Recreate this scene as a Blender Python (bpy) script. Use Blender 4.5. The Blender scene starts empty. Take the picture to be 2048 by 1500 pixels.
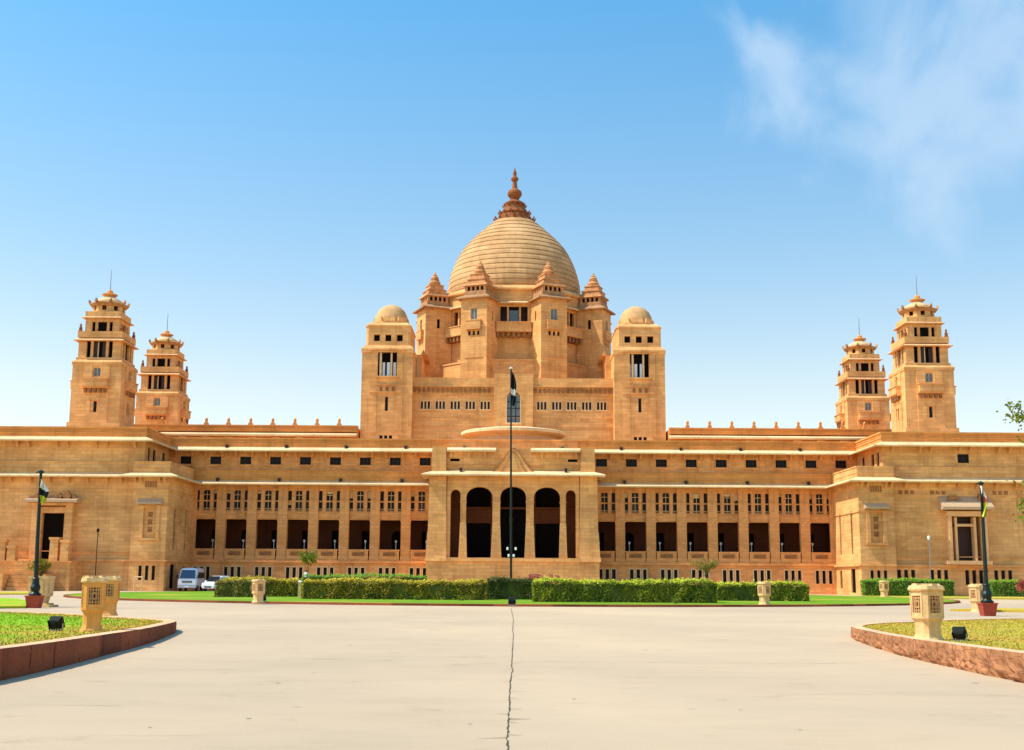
import bpy, bmesh, math, random
from mathutils import Vector, Matrix
R = math.radians
sin, cos, pi = math.sin, math.cos, math.pi
sc = bpy.context.scene

# ------------------------------------------------------------------ camera
FPX, CAMH, ROLL = 2450.0, 1.7, 0.0065
PITCH = math.atan(408 / FPX)
cd = bpy.data.cameras.new('camera')
cam = bpy.data.objects.new('camera', cd)
sc.collection.objects.link(cam)
cam.location = (0, 0, CAMH)
cam.matrix_world = Matrix.Translation((0, 0, CAMH)) @ Matrix.Rotation(pi / 2 + PITCH, 4, 'X') @ Matrix.Rotation(ROLL, 4, 'Z')
cd.sensor_width = 36
cd.lens = 36 * FPX / 2048
cd.clip_end = 6000
sc.camera = cam

# ------------------------------------------------------------------ light
SUN = Vector((-0.58, -0.085, 0.81)).normalized()
sd = bpy.data.lights.new('sun', 'SUN')
sun = bpy.data.objects.new('sun', sd)
sc.collection.objects.link(sun)
sun.rotation_euler = SUN.to_track_quat('Z', 'Y').to_euler()
sun.location = (0, 60, 120)
sd.energy = 2.9
sd.angle = R(0.5)
sd.color = (1.0, 0.93, 0.80)
SUN_EL = math.asin(SUN.z)
SUN_AZ = math.atan2(SUN.x, SUN.y)

w = bpy.data.worlds.new('World')
sc.world = w
w.use_nodes = True
nt = w.node_tree
for n in list(nt.nodes): nt.nodes.remove(n)
out = nt.nodes.new('ShaderNodeOutputWorld')
bg = nt.nodes.new('ShaderNodeBackground')
sky = nt.nodes.new('ShaderNodeTexSky')
sky.sky_type = 'NISHITA'
sky.sun_disc = False
sky.sun_elevation = SUN_EL
sky.sun_rotation = SUN_AZ
sky.altitude = 200
sky.air_density = 1.0
sky.dust_density = 1.2
sky.ozone_density = 2.2
bg.inputs['Strength'].default_value = 0.15
tc = nt.nodes.new('ShaderNodeTexCoord')
# soft cirrus in the upper right part of the sky
mp = nt.nodes.new('ShaderNodeMapping')
mp.inputs['Scale'].default_value = (6.5, 4.0, 5.0)
mp.inputs['Location'].default_value = (0.35, 0.0, 0.55)
nz = nt.nodes.new('ShaderNodeTexNoise')
nz.inputs['Scale'].default_value = 1.25
nz.inputs['Detail'].default_value = 5
nz.inputs['Roughness'].default_value = 0.48
nz.inputs['Distortion'].default_value = 0.9
rp = nt.nodes.new('ShaderNodeValToRGB')
rp.color_ramp.interpolation = 'EASE'
rp.color_ramp.elements[0].position = 0.68
rp.color_ramp.elements[1].position = 1.0
dotn = nt.nodes.new('ShaderNodeVectorMath'); dotn.operation = 'DOT_PRODUCT'
cdir = Vector((0.38, 1.0, 0.49)).normalized()
dotn.inputs[1].default_value = cdir
msk = nt.nodes.new('ShaderNodeMapRange')
msk.interpolation_type = 'SMOOTHSTEP'
msk.inputs['From Min'].default_value = 0.974
msk.inputs['From Max'].default_value = 0.997
mul = nt.nodes.new('ShaderNodeMath'); mul.operation = 'MULTIPLY_ADD'; mul.inputs[1].default_value = .38
mul2 = nt.nodes.new('ShaderNodeMath'); mul2.operation = 'MULTIPLY'; mul2.inputs[1].default_value = 0.55
mixc = nt.nodes.new('ShaderNodeMix'); mixc.data_type = 'RGBA'
mixc.inputs[7].default_value = (2.5, 3.1, 3.7, 1)
L = nt.links.new
L(tc.outputs['Generated'], mp.inputs['Vector']); L(mp.outputs[0], nz.inputs['Vector'])
L(tc.outputs['Generated'], dotn.inputs[0]); L(dotn.outputs['Value'], msk.inputs['Value'])
L(msk.outputs[0], mul.inputs[0]); L(nz.outputs['Fac'], mul.inputs[2]); L(mul.outputs[0], rp.inputs['Fac']); L(rp.outputs['Color'], mul2.inputs[0])
sepz = nt.nodes.new('ShaderNodeSeparateXYZ'); L(tc.outputs['Generated'], sepz.inputs[0])
grd = nt.nodes.new('ShaderNodeValToRGB')      # dusty pale horizon, clear azure above
ge = grd.color_ramp.elements
for _ in range(3): ge.new(.5)
for e_, (p_, c_) in zip(ge, ((0, (1.0, .82, .68)), (.15, (.96, .81, .65)), (.264, (.72, .80, .72)), (.44, (.416, .81, .86)), (1, (.36, .76, .88)))):
    e_.position = p_; e_.color = (*c_, 1)
L(sepz.outputs[2], grd.inputs['Fac'])
tint = nt.nodes.new('ShaderNodeMix'); tint.data_type = 'RGBA'; tint.blend_type = 'MULTIPLY'; tint.inputs[0].default_value = 1
gain = nt.nodes.new('ShaderNodeVectorMath'); gain.operation = 'SCALE'; gain.inputs['Scale'].default_value = 1.04
L(sky.outputs[0], tint.inputs[6]); L(grd.outputs[0], tint.inputs[7]); L(tint.outputs[2], gain.inputs[0])
L(gain.outputs[0], mixc.inputs[6]); L(mul2.outputs[0], mixc.inputs[0])
L(mixc.outputs[2], bg.inputs['Color'])
L(bg.outputs[0], out.inputs['Surface'])

sc.view_settings.view_transform = 'Standard'
sc.view_settings.look = 'None'
sc.view_settings.exposure = 0.88
sc.view_settings.gamma = 1
sc.render.engine = 'CYCLES'
sc.cycles.max_bounces = 6
sc.cycles.diffuse_bounces = 4

# ------------------------------------------------------------------ measuring helpers: a bearing in the photo -> a point in metres
def _ray(u, v):
    x, y = u - 1024, 750 - v
    x, y = x * cos(ROLL) - y * sin(ROLL), x * sin(ROLL) + y * cos(ROLL)
    return x, FPX * cos(PITCH) - y * sin(PITCH), FPX * sin(PITCH) + y * cos(PITCH)
def P(u, v, Y):
    x, wy, wz = _ray(u, v)
    return Vector((Y * x / wy, Y, CAMH + Y * wz / wy))
def G(u, v, z=0.0):
    x, wy, wz = _ray(u, v)
    Y = (z - CAMH) / wz * wy
    return Vector((Y * x / wy, Y, z))

# ------------------------------------------------------------------ materials
MATS = {}
def new_mat(name):
    m = bpy.data.materials.new(name); m.use_nodes = True
    t = m.node_tree; b = t.nodes['Principled BSDF']
    MATS[name] = m
    return m, t, b
def noise(t, scale, detail=4, rough=.5, vec=None):
    n = t.nodes.new('ShaderNodeTexNoise')
    n.inputs['Scale'].default_value = scale; n.inputs['Detail'].default_value = detail
    n.inputs['Roughness'].default_value = rough
    if vec is not None: t.links.new(vec, n.inputs['Vector'])
    return n
def ramp(t, fac, stops):
    r = t.nodes.new('ShaderNodeValToRGB')
    el = r.color_ramp.elements
    while len(el) < len(stops): el.new(.5)
    for e, (p, c) in zip(el, stops):
        e.position = p; e.color = (*c, 1) if len(c) == 3 else c
    t.links.new(fac, r.inputs['Fac'])
    return r
def mixrgb(t, a, b, fac, mode='MIX'):
    n = t.nodes.new('ShaderNodeMix'); n.data_type = 'RGBA'; n.blend_type = mode
    if isinstance(fac, (int, float)): n.inputs[0].default_value = fac
    else: t.links.new(fac, n.inputs[0])
    for i, c in ((6, a), (7, b)):
        if isinstance(c, tuple): n.inputs[i].default_value = (*c, 1)
        else: t.links.new(c, n.inputs[i])
    return n.outputs[2]
def bump(t, b, h, strength=.3, dist=.05):
    n = t.nodes.new('ShaderNodeBump'); n.inputs['Strength'].default_value = strength
    n.inputs['Distance'].default_value = dist
    t.links.new(h, n.inputs['Height']); t.links.new(n.outputs[0], b.inputs['Normal'])
def mapped(t, scale):
    c = t.nodes.new('ShaderNodeTexCoord'); m = t.nodes.new('ShaderNodeMapping')
    m.inputs['Scale'].default_value = scale
    t.links.new(c.outputs['Object'], m.inputs['Vector'])
    return m.outputs[0]

def stone(name, col, courses=(1.3, .42), vary=.13, stain=.38, rough=.85):
    """sandstone ashlar: courses with slightly different blocks, weather stains, grain"""
    m, t, b = new_mat(name)
    c = t.nodes.new('ShaderNodeTexCoord'); s = t.nodes.new('ShaderNodeSeparateXYZ')
    t.links.new(c.outputs['Object'], s.inputs[0])
    ad = t.nodes.new('ShaderNodeMath'); ad.operation = 'ADD'
    t.links.new(s.outputs[0], ad.inputs[0]); t.links.new(s.outputs[1], ad.inputs[1])
    cb = t.nodes.new('ShaderNodeCombineXYZ')
    t.links.new(ad.outputs[0], cb.inputs[0]); t.links.new(s.outputs[2], cb.inputs[1])
    base = tuple(col)
    lo = tuple(x * (1 - vary) for x in col); hi = tuple(min(1, x * (1 + vary)) for x in col)
    col_out = None
    if courses:
        br = t.nodes.new('ShaderNodeTexBrick')
        br.inputs['Scale'].default_value = 1; br.inputs['Brick Width'].default_value = courses[0]
        br.inputs['Row Height'].default_value = courses[1]; br.inputs['Mortar Size'].default_value = .022
        br.inputs['Mortar Smooth'].default_value = .3
        br.inputs['Color1'].default_value = (*lo, 1); br.inputs['Color2'].default_value = (*hi, 1)
        br.inputs['Mortar'].default_value = (*[x * .78 for x in col], 1)
        t.links.new(cb.outputs[0], br.inputs['Vector'])
        col_out = br.outputs['Color']
    else:
        n0 = noise(t, 3, 5, .6, c.outputs['Object'])
        col_out = ramp(t, n0.outputs[0], [(.3, lo), (.7, hi)]).outputs[0]
    # weathering: broad patches + horizontal streaks + rain streaks running down
    n1 = noise(t, .22, 5, .6, c.outputs['Object'])
    r1 = ramp(t, n1.outputs[0], [(.32, (1 - stain, 1 - stain * 1.15, 1 - stain * 1.3)), (.62, (1, 1, 1))])
    col_out = mixrgb(t, col_out, r1.outputs[0], .75, 'MULTIPLY')
    n2 = noise(t, 1.0, 4, .6, mapped(t, (.35, .35, 3.2)))
    r2 = ramp(t, n2.outputs[0], [(.35, (.80, .76, .70)), (.62, (1.08, 1.06, 1.02))])
    col_out = mixrgb(t, col_out, r2.outputs[0], .42, 'MULTIPLY')
    n4 = noise(t, 1.0, 3, .6, mapped(t, (1.6, 1.6, .12)))
    r4 = ramp(t, n4.outputs[0], [(.30, (.74, .70, .64)), (.48, (1, 1, 1))])
    col_out = mixrgb(t, col_out, r4.outputs[0], .6, 'MULTIPLY')
    n3 = noise(t, 9, 4, .7, c.outputs['Object'])
    r3 = ramp(t, n3.outputs[0], [(.25, (.80, .76, .72)), (.7, (1.12, 1.12, 1.12))])
    col_out = mixrgb(t, col_out, r3.outputs[0], .65, 'MULTIPLY')
    t.links.new(col_out, b.inputs['Base Color'])
    b.inputs['Roughness'].default_value = rough
    b.inputs['Specular IOR Level'].default_value = .2
    bump(t, b, n3.outputs[0], .5, .04)
    return m
def plain(name, col, rough=.6, metal=0, spec=.4, var=.12, nscale=12):
    m, t, b = new_mat(name)
    c = t.nodes.new('ShaderNodeTexCoord')
    n = noise(t, nscale, 4, .6, c.outputs['Object'])
    r = ramp(t, n.outputs[0], [(.3, tuple(x * (1 - var) for x in col)), (.7, tuple(min(1, x * (1 + var)) for x in col))])
    t.links.new(r.outputs[0], b.inputs['Base Color'])
    b.inputs['Roughness'].default_value = rough; b.inputs['Metallic'].default_value = metal
    b.inputs['Specular IOR Level'].default_value = spec
    return m
tan_s = stone('sandstone_tan', (.93, .485, .185))
pink_s = stone('sandstone_rose', (.91, .42, .155), (.9, .3), .12)
gold_s = stone('sandstone_golden', (.93, .46, .165))
red_s = stone('sandstone_orange', (.86, .37, .105), (1.1, .22), .09, .3)
pale_s = stone('sandstone_pale', (.86, .62, .36), (1.6, .5), .05, .2)
eave_s = stone('eave_stone', (.93, .66, .37), None, .08, .3)
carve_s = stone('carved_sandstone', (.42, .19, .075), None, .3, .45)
dome_s = stone('dome_stone', (.72, .42, .19), (1.5, .9), .07, .4)
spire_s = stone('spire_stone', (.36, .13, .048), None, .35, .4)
hall_s = stone('verandah_shade_red', (.13, .04, .02), None, .15, .3)  # dark red with the shade of the deep verandah put into the colour
lant_s = stone('lantern_stone', (.88, .42, .11), None, .10, .3)
lant_p = stone('pale_lantern_stone', (.88, .58, .27), None, .14, .35)
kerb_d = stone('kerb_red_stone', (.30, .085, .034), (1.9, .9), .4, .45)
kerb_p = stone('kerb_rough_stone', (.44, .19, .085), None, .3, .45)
def crackle(m):
    t = m.node_tree; b = t.nodes['Principled BSDF']; lk = b.inputs['Base Color'].links[0].from_socket
    v = t.nodes.new('ShaderNodeTexVoronoi'); v.feature = 'DISTANCE_TO_EDGE'; v.inputs['Scale'].default_value = 1.0
    n = noise(t, 2.5, 4, .6, mapped(t, (1, 1, 1))); ad = t.nodes.new('ShaderNodeVectorMath'); ad.operation = 'MULTIPLY_ADD'
    t.links.new(n.outputs['Color'], ad.inputs[0]); ad.inputs[1].default_value = (.5, .5, .5); t.links.new(mapped(t, (1.3, 1.3, 4.5)), ad.inputs[2])
    t.links.new(ad.outputs[0], v.inputs['Vector'])
    rr_ = ramp(t, v.outputs['Distance'], [(0, (.30, .22, .2)), (.035, (1, 1, 1))])
    t.links.new(mixrgb(t, lk, rr_.outputs[0], .9, 'MULTIPLY'), b.inputs['Base Color'])
crackle(kerb_p)
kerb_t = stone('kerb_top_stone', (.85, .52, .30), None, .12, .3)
glass = plain('dark_glass', (.010, .009, .010), .25, 0, .12, .3)
sky_glass = plain('pale_glass', (.10, .14, .17), .08, 0, .8, .5, 3)
dark = plain('dark_opening', (.008, .005, .004), .9, 0, .1)
wood = plain('dark_wood', (.045, .018, .012), .6)
white = plain('white_paint', (.82, .82, .80), .4)
pale_blue = plain('pale_blue_panel', (.75, .80, .86), .4)
grey_h = plain('grey_slate', (.55, .36, .21), .6, 0, .4, .25)
green_m = plain('green_pole_paint', (.006, .016, .012), .45, 0, .3)
black_m = plain('black_plastic', (.012, .014, .012), .7, 0, .15)
metal = plain('grey_metal', (.35, .36, .38), .35, .8)
redbox = plain('red_box_paint', (.36, .055, .025), .6, 0, .3, .2)
van_w = plain('van_paint', (.78, .82, .92), .2, 0, .6, .02)
tyre = plain('tyre_rubber', (.015, .015, .015), .8)
lampglass = plain('lamp_glass', (.85, .86, .82), .15, 0, .8)
bark = plain('bark', (.16, .10, .06), .9, 0, .1, .3, 20)
skin = plain('skin', (.25, .13, .08), .6)
cloth_w = plain('white_cloth', (.75, .75, .76), .85, 0, .1, .2, 60)
hair = plain('black_hair', (.01, .01, .01), .6)
cloth_d = plain('dark_trousers', (.05, .05, .07), .85, 0, .1)

def leaf_mat(name, a, b_, scale=1.2):
    m, t, b = new_mat(name)
    c = t.nodes.new('ShaderNodeTexCoord')
    n = noise(t, scale, 5, .6, c.outputs['Object'])
    n2 = noise(t, scale * 9, 2, .5, c.outputs['Object'])
    r = ramp(t, n.outputs[0], [(.32, a), (.68, b_)])
    r2 = ramp(t, n2.outputs[0], [(.3, (.65, .65, .65)), (.7, (1.3, 1.3, 1.2))])
    co = mixrgb(t, r.outputs[0], r2.outputs[0], 1.0, 'MULTIPLY')
    t.links.new(co, b.inputs['Base Color'])
    b.inputs['Roughness'].default_value = .55
    b.inputs['Specular IOR Level'].default_value = .25
    tr = t.nodes.new('ShaderNodeBsdfTranslucent'); t.links.new(co, tr.inputs['Color'])
    mx = t.nodes.new('ShaderNodeMixShader'); mx.inputs[0].default_value = .3
    t.links.new(b.outputs[0], mx.inputs[1]); t.links.new(tr.outputs[0], mx.inputs[2])
    t.links.new(mx.outputs[0], t.nodes['Material Output'].inputs['Surface'])
    return m
lf_yel = leaf_mat('leaves_yellow_green', (.19, .16, .012), (.46, .33, .02), .8)
lf_grn = leaf_mat('leaves_bright_green', (.09, .14, .010), (.33, .33, .02), .8)
lf_mid = leaf_mat('leaves_green', (.08, .24, .015), (.20, .42, .03), .8)
lf_drk = leaf_mat('leaves_dark', (.05, .08, .012), (.16, .16, .025), .8)
lf_pnk = leaf_mat('leaves_pink', (.35, .07, .06), (.55, .14, .10), 1)
lf_oli = leaf_mat('leaves_olive', (.16, .12, .02), (.34, .28, .05), 1)

def grass_mat(name, a, b_, c_, s=.25):
    m, t, b = new_mat(name)
    c = t.nodes.new('ShaderNodeTexCoord')
    n = noise(t, s, 5, .6, c.outputs['Object'])
    r = ramp(t, n.outputs[0], [(.36, a), (.5, b_), (.66, c_)])
    n2 = noise(t, 14, 6, .75, c.outputs['Object'])
    r2 = ramp(t, n2.outputs[0], [(.3, (.70, .70, .68)), (.72, (1.2, 1.2, 1.12))])
    co = mixrgb(t, r.outputs[0], r2.outputs[0], .8, 'MULTIPLY')
    t.links.new(co, b.inputs['Base Color']); b.inputs['Roughness'].default_value = .9
    b.inputs['Specular IOR Level'].default_value = .1
    bump(t, b, n2.outputs[0], 1.0, .06)
    return m
gr_left = grass_mat('lawn_green', (.62, .42, .05), (.34, .52, .02), (.26, .55, .02), .16)
gr_right = grass_mat('lawn_dry', (.68, .40, .06), (.60, .46, .06), (.40, .46, .04), .16)
gr_dry = grass_mat('lawn_dry_edge', (.62, .38, .07), (.66, .44, .07), (.46, .42, .05), .4)
gr_mid = grass_mat('lawn_mid', (.22, .34, .02), (.16, .32, .015), (.42, .40, .04), .12)

def ground_mat():
    m, t, b = new_mat('pale_paving')
    c = t.nodes.new('ShaderNodeTexCoord')
    n = noise(t, .09, 6, .6, c.outputs['Object'])
    r = ramp(t, n.outputs[0], [(.33, (.57, .40, .255)), (.64, (.64, .455, .285))])
    n2 = noise(t, 1.0, 6, .65, mapped(t, (.45, 1.1, 1)))
    r2 = ramp(t, n2.outputs[0], [(.30, (.93, .92, .90)), (.5, (1, 1, 1)), (.75, (1.03, 1.02, 1.01))])
    co = mixrgb(t, r.outputs[0], r2.outputs[0], .8, 'MULTIPLY')
    n3 = noise(t, 30, 5, .7, c.outputs['Object'])
    r3 = ramp(t, n3.outputs[0], [(.3, (.86, .85, .84)), (.65, (1.04, 1.04, 1.04))])
    co = mixrgb(t, co, r3.outputs[0], .6, 'MULTIPLY')
    nb = noise(t, .035, 5, .65, mapped(t, (1, .6, 1))); rb = ramp(t, nb.outputs[0], [(.38, (.80, .83, .88)), (.58, (1, 1, 1))])
    co = mixrgb(t, co, rb.outputs[0], .9, 'MULTIPLY')
    nd = noise(t, .7, 6, .72, c.outputs['Object']); rd_ = ramp(t, nd.outputs[0], [(.30, (.78, .74, .68)), (.42, (1, 1, 1))])
    co = mixrgb(t, co, rd_.outputs[0], .7, 'MULTIPLY')
    # small oil and dirt spots
    v = t.nodes.new('ShaderNodeTexVoronoi'); v.inputs['Scale'].default_value = .55
    t.links.new(c.outputs['Object'], v.inputs['Vector'])
    r4 = ramp(t, v.outputs['Distance'], [(.02, (.55, .5, .45)), (.05, (1, 1, 1))])
    co = mixrgb(t, co, r4.outputs[0], .5, 'MULTIPLY')
    t.links.new(co, b.inputs['Base Color']); b.inputs['Roughness'].default_value = .8
    b.inputs['Specular IOR Level'].default_value = .25
    bump(t, b, n3.outputs[0], .35, .02)
    return m
pave = ground_mat()

# ------------------------------------------------------------------ mesh builder
class MB:
    def __init__(s, flip=1):
        s.v = []; s.f = []; s.mi = []; s.m = 0; s.M = Matrix.Identity(4); s.flip = flip
    def add(s, vs, fs):
        o = len(s.v)
        for p in vs:
            q = s.M @ Vector(p); s.v.append((q.x * s.flip, q.y, q.z))
        for f in fs:
            s.f.append(tuple(i + o for i in f)); s.mi.append(s.m)
    def quad(s, a, b, c, d): s.add([a, b, c, d], [(0, 1, 2, 3)])
    def box(s, x0, x1, y0, y1, z0, z1, tx=0, ty=0):
        """tx, ty: how far each side leans in at the top"""
        vs = [(x0, y0, z0), (x1, y0, z0), (x1, y1, z0), (x0, y1, z0),
              (x0 + tx, y0 + ty, z1), (x1 - tx, y0 + ty, z1), (x1 - tx, y1 - ty, z1), (x0 + tx, y1 - ty, z1)]
        s.add(vs, [(3, 2, 1, 0), (4, 5, 6, 7), (0, 1, 5, 4), (1, 2, 6, 5), (2, 3, 7, 6), (3, 0, 4, 7)])
    def sweep(s, path, prof, closed=False):
        """prof = closed polygon of (outward offset, z) run along the plan path; outward = right of travel"""
        n = len(path); rings = []
        for i, p in enumerate(path):
            def nrm(a, b):
                d = Vector((b[0] - a[0], b[1] - a[1])).normalized(); return Vector((d.y, -d.x))
            if closed: n0, n1 = nrm(path[i - 1], p), nrm(p, path[(i + 1) % n])
            else:
                n0 = nrm(path[i - 1], p) if i > 0 else nrm(p, path[i + 1])
                n1 = nrm(p, path[i + 1]) if i < n - 1 else n0
            mm = (n0 + n1); mm = mm / mm.dot(n0) if mm.length > 1e-6 else n0
            rings.append([(p[0] + mm.x * o, p[1] + mm.y * o, z) for o, z in prof])
        k = len(prof); vs = [q for r in rings for q in r]; fs = []
        for i in range(n if closed else n - 1):
            j = (i + 1) % n
            for a in range(k):
                b = (a + 1) % k
                fs.append((i * k + a, j * k + a, j * k + b, i * k + b))
        if not closed: fs += [tuple(range(k)), tuple(range((n - 1) * k, n * k))[::-1]]
        s.add(vs, fs)
    def prism(s, poly, z0, z1, k=1.0):
        n = len(poly)
        s.add([(x, y, z0) for x, y in poly] + [(x * k, y * k, z1) for x, y in poly],
              [tuple(range(n))[::-1], tuple(range(n, 2 * n))] + [(i, (i + 1) % n, n + (i + 1) % n, n + i) for i in range(n)])
    def prism_xz(s, poly, y0, y1):
        n = len(poly)
        s.add([(x, y0, z) for x, z in poly] + [(x, y1, z) for x, z in poly],
              [tuple(range(n)), tuple(range(n, 2 * n))[::-1]] + [(i, (i + 1) % n, n + (i + 1) % n, n + i) for i in range(n)])
    def lathe(s, prof, seg=32, cx=0, cy=0, a0=0):
        k = len(prof)
        vs = [(cx + r * cos(a0 + 2 * pi * i / seg), cy + r * sin(a0 + 2 * pi * i / seg), z) for i in range(seg) for r, z in prof]
        fs = []
        for i in range(seg):
            j = (i + 1) % seg
            for a in range(k - 1):
                fs.append((i * k + a, j * k + a, j * k + a + 1, i * k + a + 1))
        if prof[0][0] > 1e-4: fs.append(tuple(i * k for i in range(seg))[::-1])
        if prof[-1][0] > 1e-4: fs.append(tuple(i * k + k - 1 for i in range(seg)))
        s.add(vs, fs)
    def tube(s, pts, rad, seg=8):
        pts = [Vector(p) for p in pts]
        if not hasattr(rad, '__len__'): rad = [rad] * len(pts)
        vs = []; fs = []
        for i, p in enumerate(pts):
            d = (pts[min(i + 1, len(pts) - 1)] - pts[max(i - 1, 0)]).normalized()
            u = d.cross(Vector((0, 1, 0.01))).normalized() if abs(d.y) < .9 else d.cross(Vector((1, 0, 0))).normalized()
            w_ = d.cross(u)
            for k in range(seg):
                a = 2 * pi * k / seg
                vs.append(p + (u * cos(a) + w_ * sin(a)) * rad[i])
        for i in range(len(pts) - 1):
            for k in range(seg):
                j = (k + 1) % seg
                fs.append((i * seg + k, i * seg + j, (i + 1) * seg + j, (i + 1) * seg + k))
        fs += [tuple(range(seg))[::-1], tuple(range((len(pts) - 1) * seg, len(pts) * seg))]
        s.add(vs, fs)
    def wall(s, x0, x1, z0, z1, y, ops=(), depth=.4, back=False):
        """wall sheet facing -Y with real openings (xa, xb, za, zb, arch_rise) and reveals `depth` deep"""
        xs = sorted({x0, x1} | {v for o in ops for v in o[:2] if x0 < v < x1})
        zs = sorted({z0, z1} | {v for o in ops for v in o[2:4] if z0 < v < z1})
        for i in range(len(xs) - 1):
            for j in range(len(zs) - 1):
                cx = (xs[i] + xs[i + 1]) / 2; cz = (zs[j] + zs[j + 1]) / 2
                if any(o[0] < cx < o[1] and o[2] < cz < o[3] for o in ops): continue
                s.quad((xs[i], y, zs[j]), (xs[i + 1], y, zs[j]), (xs[i + 1], y, zs[j + 1]), (xs[i], y, zs[j + 1]))
        yb = y + depth
        for o in ops:
            xa, xb, za, zb = o[:4]; rise = o[4] if len(o) > 4 else 0
            zt = zb - rise
            s.quad((xa, y, za), (xa, yb, za), (xa, yb, zt), (xa, y, zt))
            s.quad((xb, y, zt), (xb, yb, zt), (xb, yb, za), (xb, y, za))
            s.quad((xa, y, za), (xb, y, za), (xb, yb, za), (xa, yb, za))
            if rise <= 0:
                s.quad((xa, y, zb), (xa, yb, zb), (xb, yb, zb), (xb, y, zb))
            else:
                N = 14; c = (xa + xb) / 2; h = (xb - xa) / 2; pts = []
                for k in range(N + 1):
                    a = pi * k / N
                    xx = c - h * cos(a); q = abs(sin(a)) ** .8
                    pts.append((xx, zt + rise * q))
                for (ax, az), (bx_, bz) in zip(pts, pts[1:]):
                    s.quad((ax, y, az), (bx_, y, bz), (bx_, y, zb), (ax, y, zb))
                    s.quad((ax, y, az), (ax, yb, az), (bx_, yb, bz), (bx_, y, bz))
    def build(s, name, mats, parent=None, smooth=False, loc=None):
        me = bpy.data.meshes.new(name)
        me.from_pydata(s.v, [], s.f)
        if not isinstance(mats, (list, tuple)): mats = [mats]
        for m in mats: me.materials.append(m)
        me.polygons.foreach_set('material_index', s.mi)
        if len(s.f) < 60000:
            bm = bmesh.new(); bm.from_mesh(me); bmesh.ops.recalc_face_normals(bm, faces=bm.faces); bm.to_mesh(me); bm.free()
        if smooth: me.polygons.foreach_set('use_smooth', [True] * len(me.polygons))
        me.update()
        o = bpy.data.objects.new(name, me)
        sc.collection.objects.link(o)
        if parent: o.parent = parent
        if loc: o.location = loc
        return o
def tag(o, label=None, cat=None, group=None, kind=None):
    if label: o['label'] = label
    if cat: o['category'] = cat
    if group: o['group'] = group
    if kind: o['kind'] = kind
    return o
def empty(name, loc=(0, 0, 0), rz=0, parent=None):
    o = bpy.data.objects.new(name, None); sc.collection.objects.link(o)
    o.location = loc; o.rotation_euler = (0, 0, rz); o.empty_display_size = .3
    if parent: o.parent = parent
    return o
CH = {}
def kids(o): return [c for c in bpy.data.objects if c.parent == o]
def dup(o, loc=None, rz=None, parent=None):
    c = o.copy(); sc.collection.objects.link(c)
    if parent is not None: c.parent = parent
    if loc is not None: c.location = loc
    if rz is not None: c.rotation_euler = (0, 0, rz)
    for k in kids(o):
        if k is c: continue
        dup(k, parent=c)
    return c
def octo(ap, a0=22.5):
    r = ap / cos(pi / 8)
    return [(r * cos(R(a0 + 45 * k)), r * sin(R(a0 + 45 * k))) for k in range(8)]
def sq(h): return [(-h, -h), (h, -h), (h, h), (-h, h)]
def eave_prof(o, z, drop=.65, th=.4, inn=0.0):
    """sloping stone eave: outer edge at offset o, its bottom at z"""
    return [(inn, z + th + drop), (o - .06, z + th), (o, z + th - .05), (o, z + .06), (o - .1, z), (inn, z + drop * .7)]

# windows are centred on x, bottom at z, front at y=0 of their own frame
def win_mesh(w_, h, panes=(1, 1), fw=.08, arch=False, gm=glass, fm=None, depth=.22, name='window', parent=None, loc=None):
    mb = MB(); x = w_ / 2; e = .012
    mb.m = 1; mb.box(-x - .02, x + .02, depth, depth + .06, -.02, h + .02)
    mb.m = 0
    mb.box(-x + e, -x + fw, depth - .09, depth - .003, e, h - e); mb.box(x - fw, x - e, depth - .09, depth - .003, e, h - e)
    mb.box(-x + fw, x - fw, depth - .088, depth - .004, e, fw); mb.box(-x + fw, x - fw, depth - .088, depth - .004, h - fw, h - e)
    nx, nz_ = panes
    for i in range(1, nx):
        c = -x + w_ * i / nx; mb.box(c - fw * .5, c + fw * .5, depth - .08, depth - .005, fw, h - fw)
    for i in range(1, nz_):
        c = h * i / nz_; mb.box(-x + fw, x - fw, depth - .075, depth - .006, c - fw * .5, c + fw * .5)
    return mb.build(name, [fm or tan_s, gm], parent, loc=loc)

# =================================================================== THE SETTING
g = MB()
for a, b in ((-3000, 3000),): g.quad((a, -200, 0), (b, -200, 0), (b, 5000, 0), (a, 5000, 0))
tag(g.build('ground', pave), kind='structure')

def catmull(pts, n=8):
    out_ = []
    for i in range(len(pts) - 1):
        p0 = Vector(pts[max(i - 1, 0)]); p1 = Vector(pts[i]); p2 = Vector(pts[i + 1]); p3 = Vector(pts[min(i + 2, len(pts) - 1)])
        for k in range(n):
            t = k / n
            out_.append(.5 * ((2 * p1) + (p2 - p0) * t + (2 * p0 - 5 * p1 + 4 * p2 - p3) * t * t + (3 * p1 - p0 - 3 * p2 + p3) * t ** 3))
    out_.append(Vector(pts[-1]))
    return out_

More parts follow.
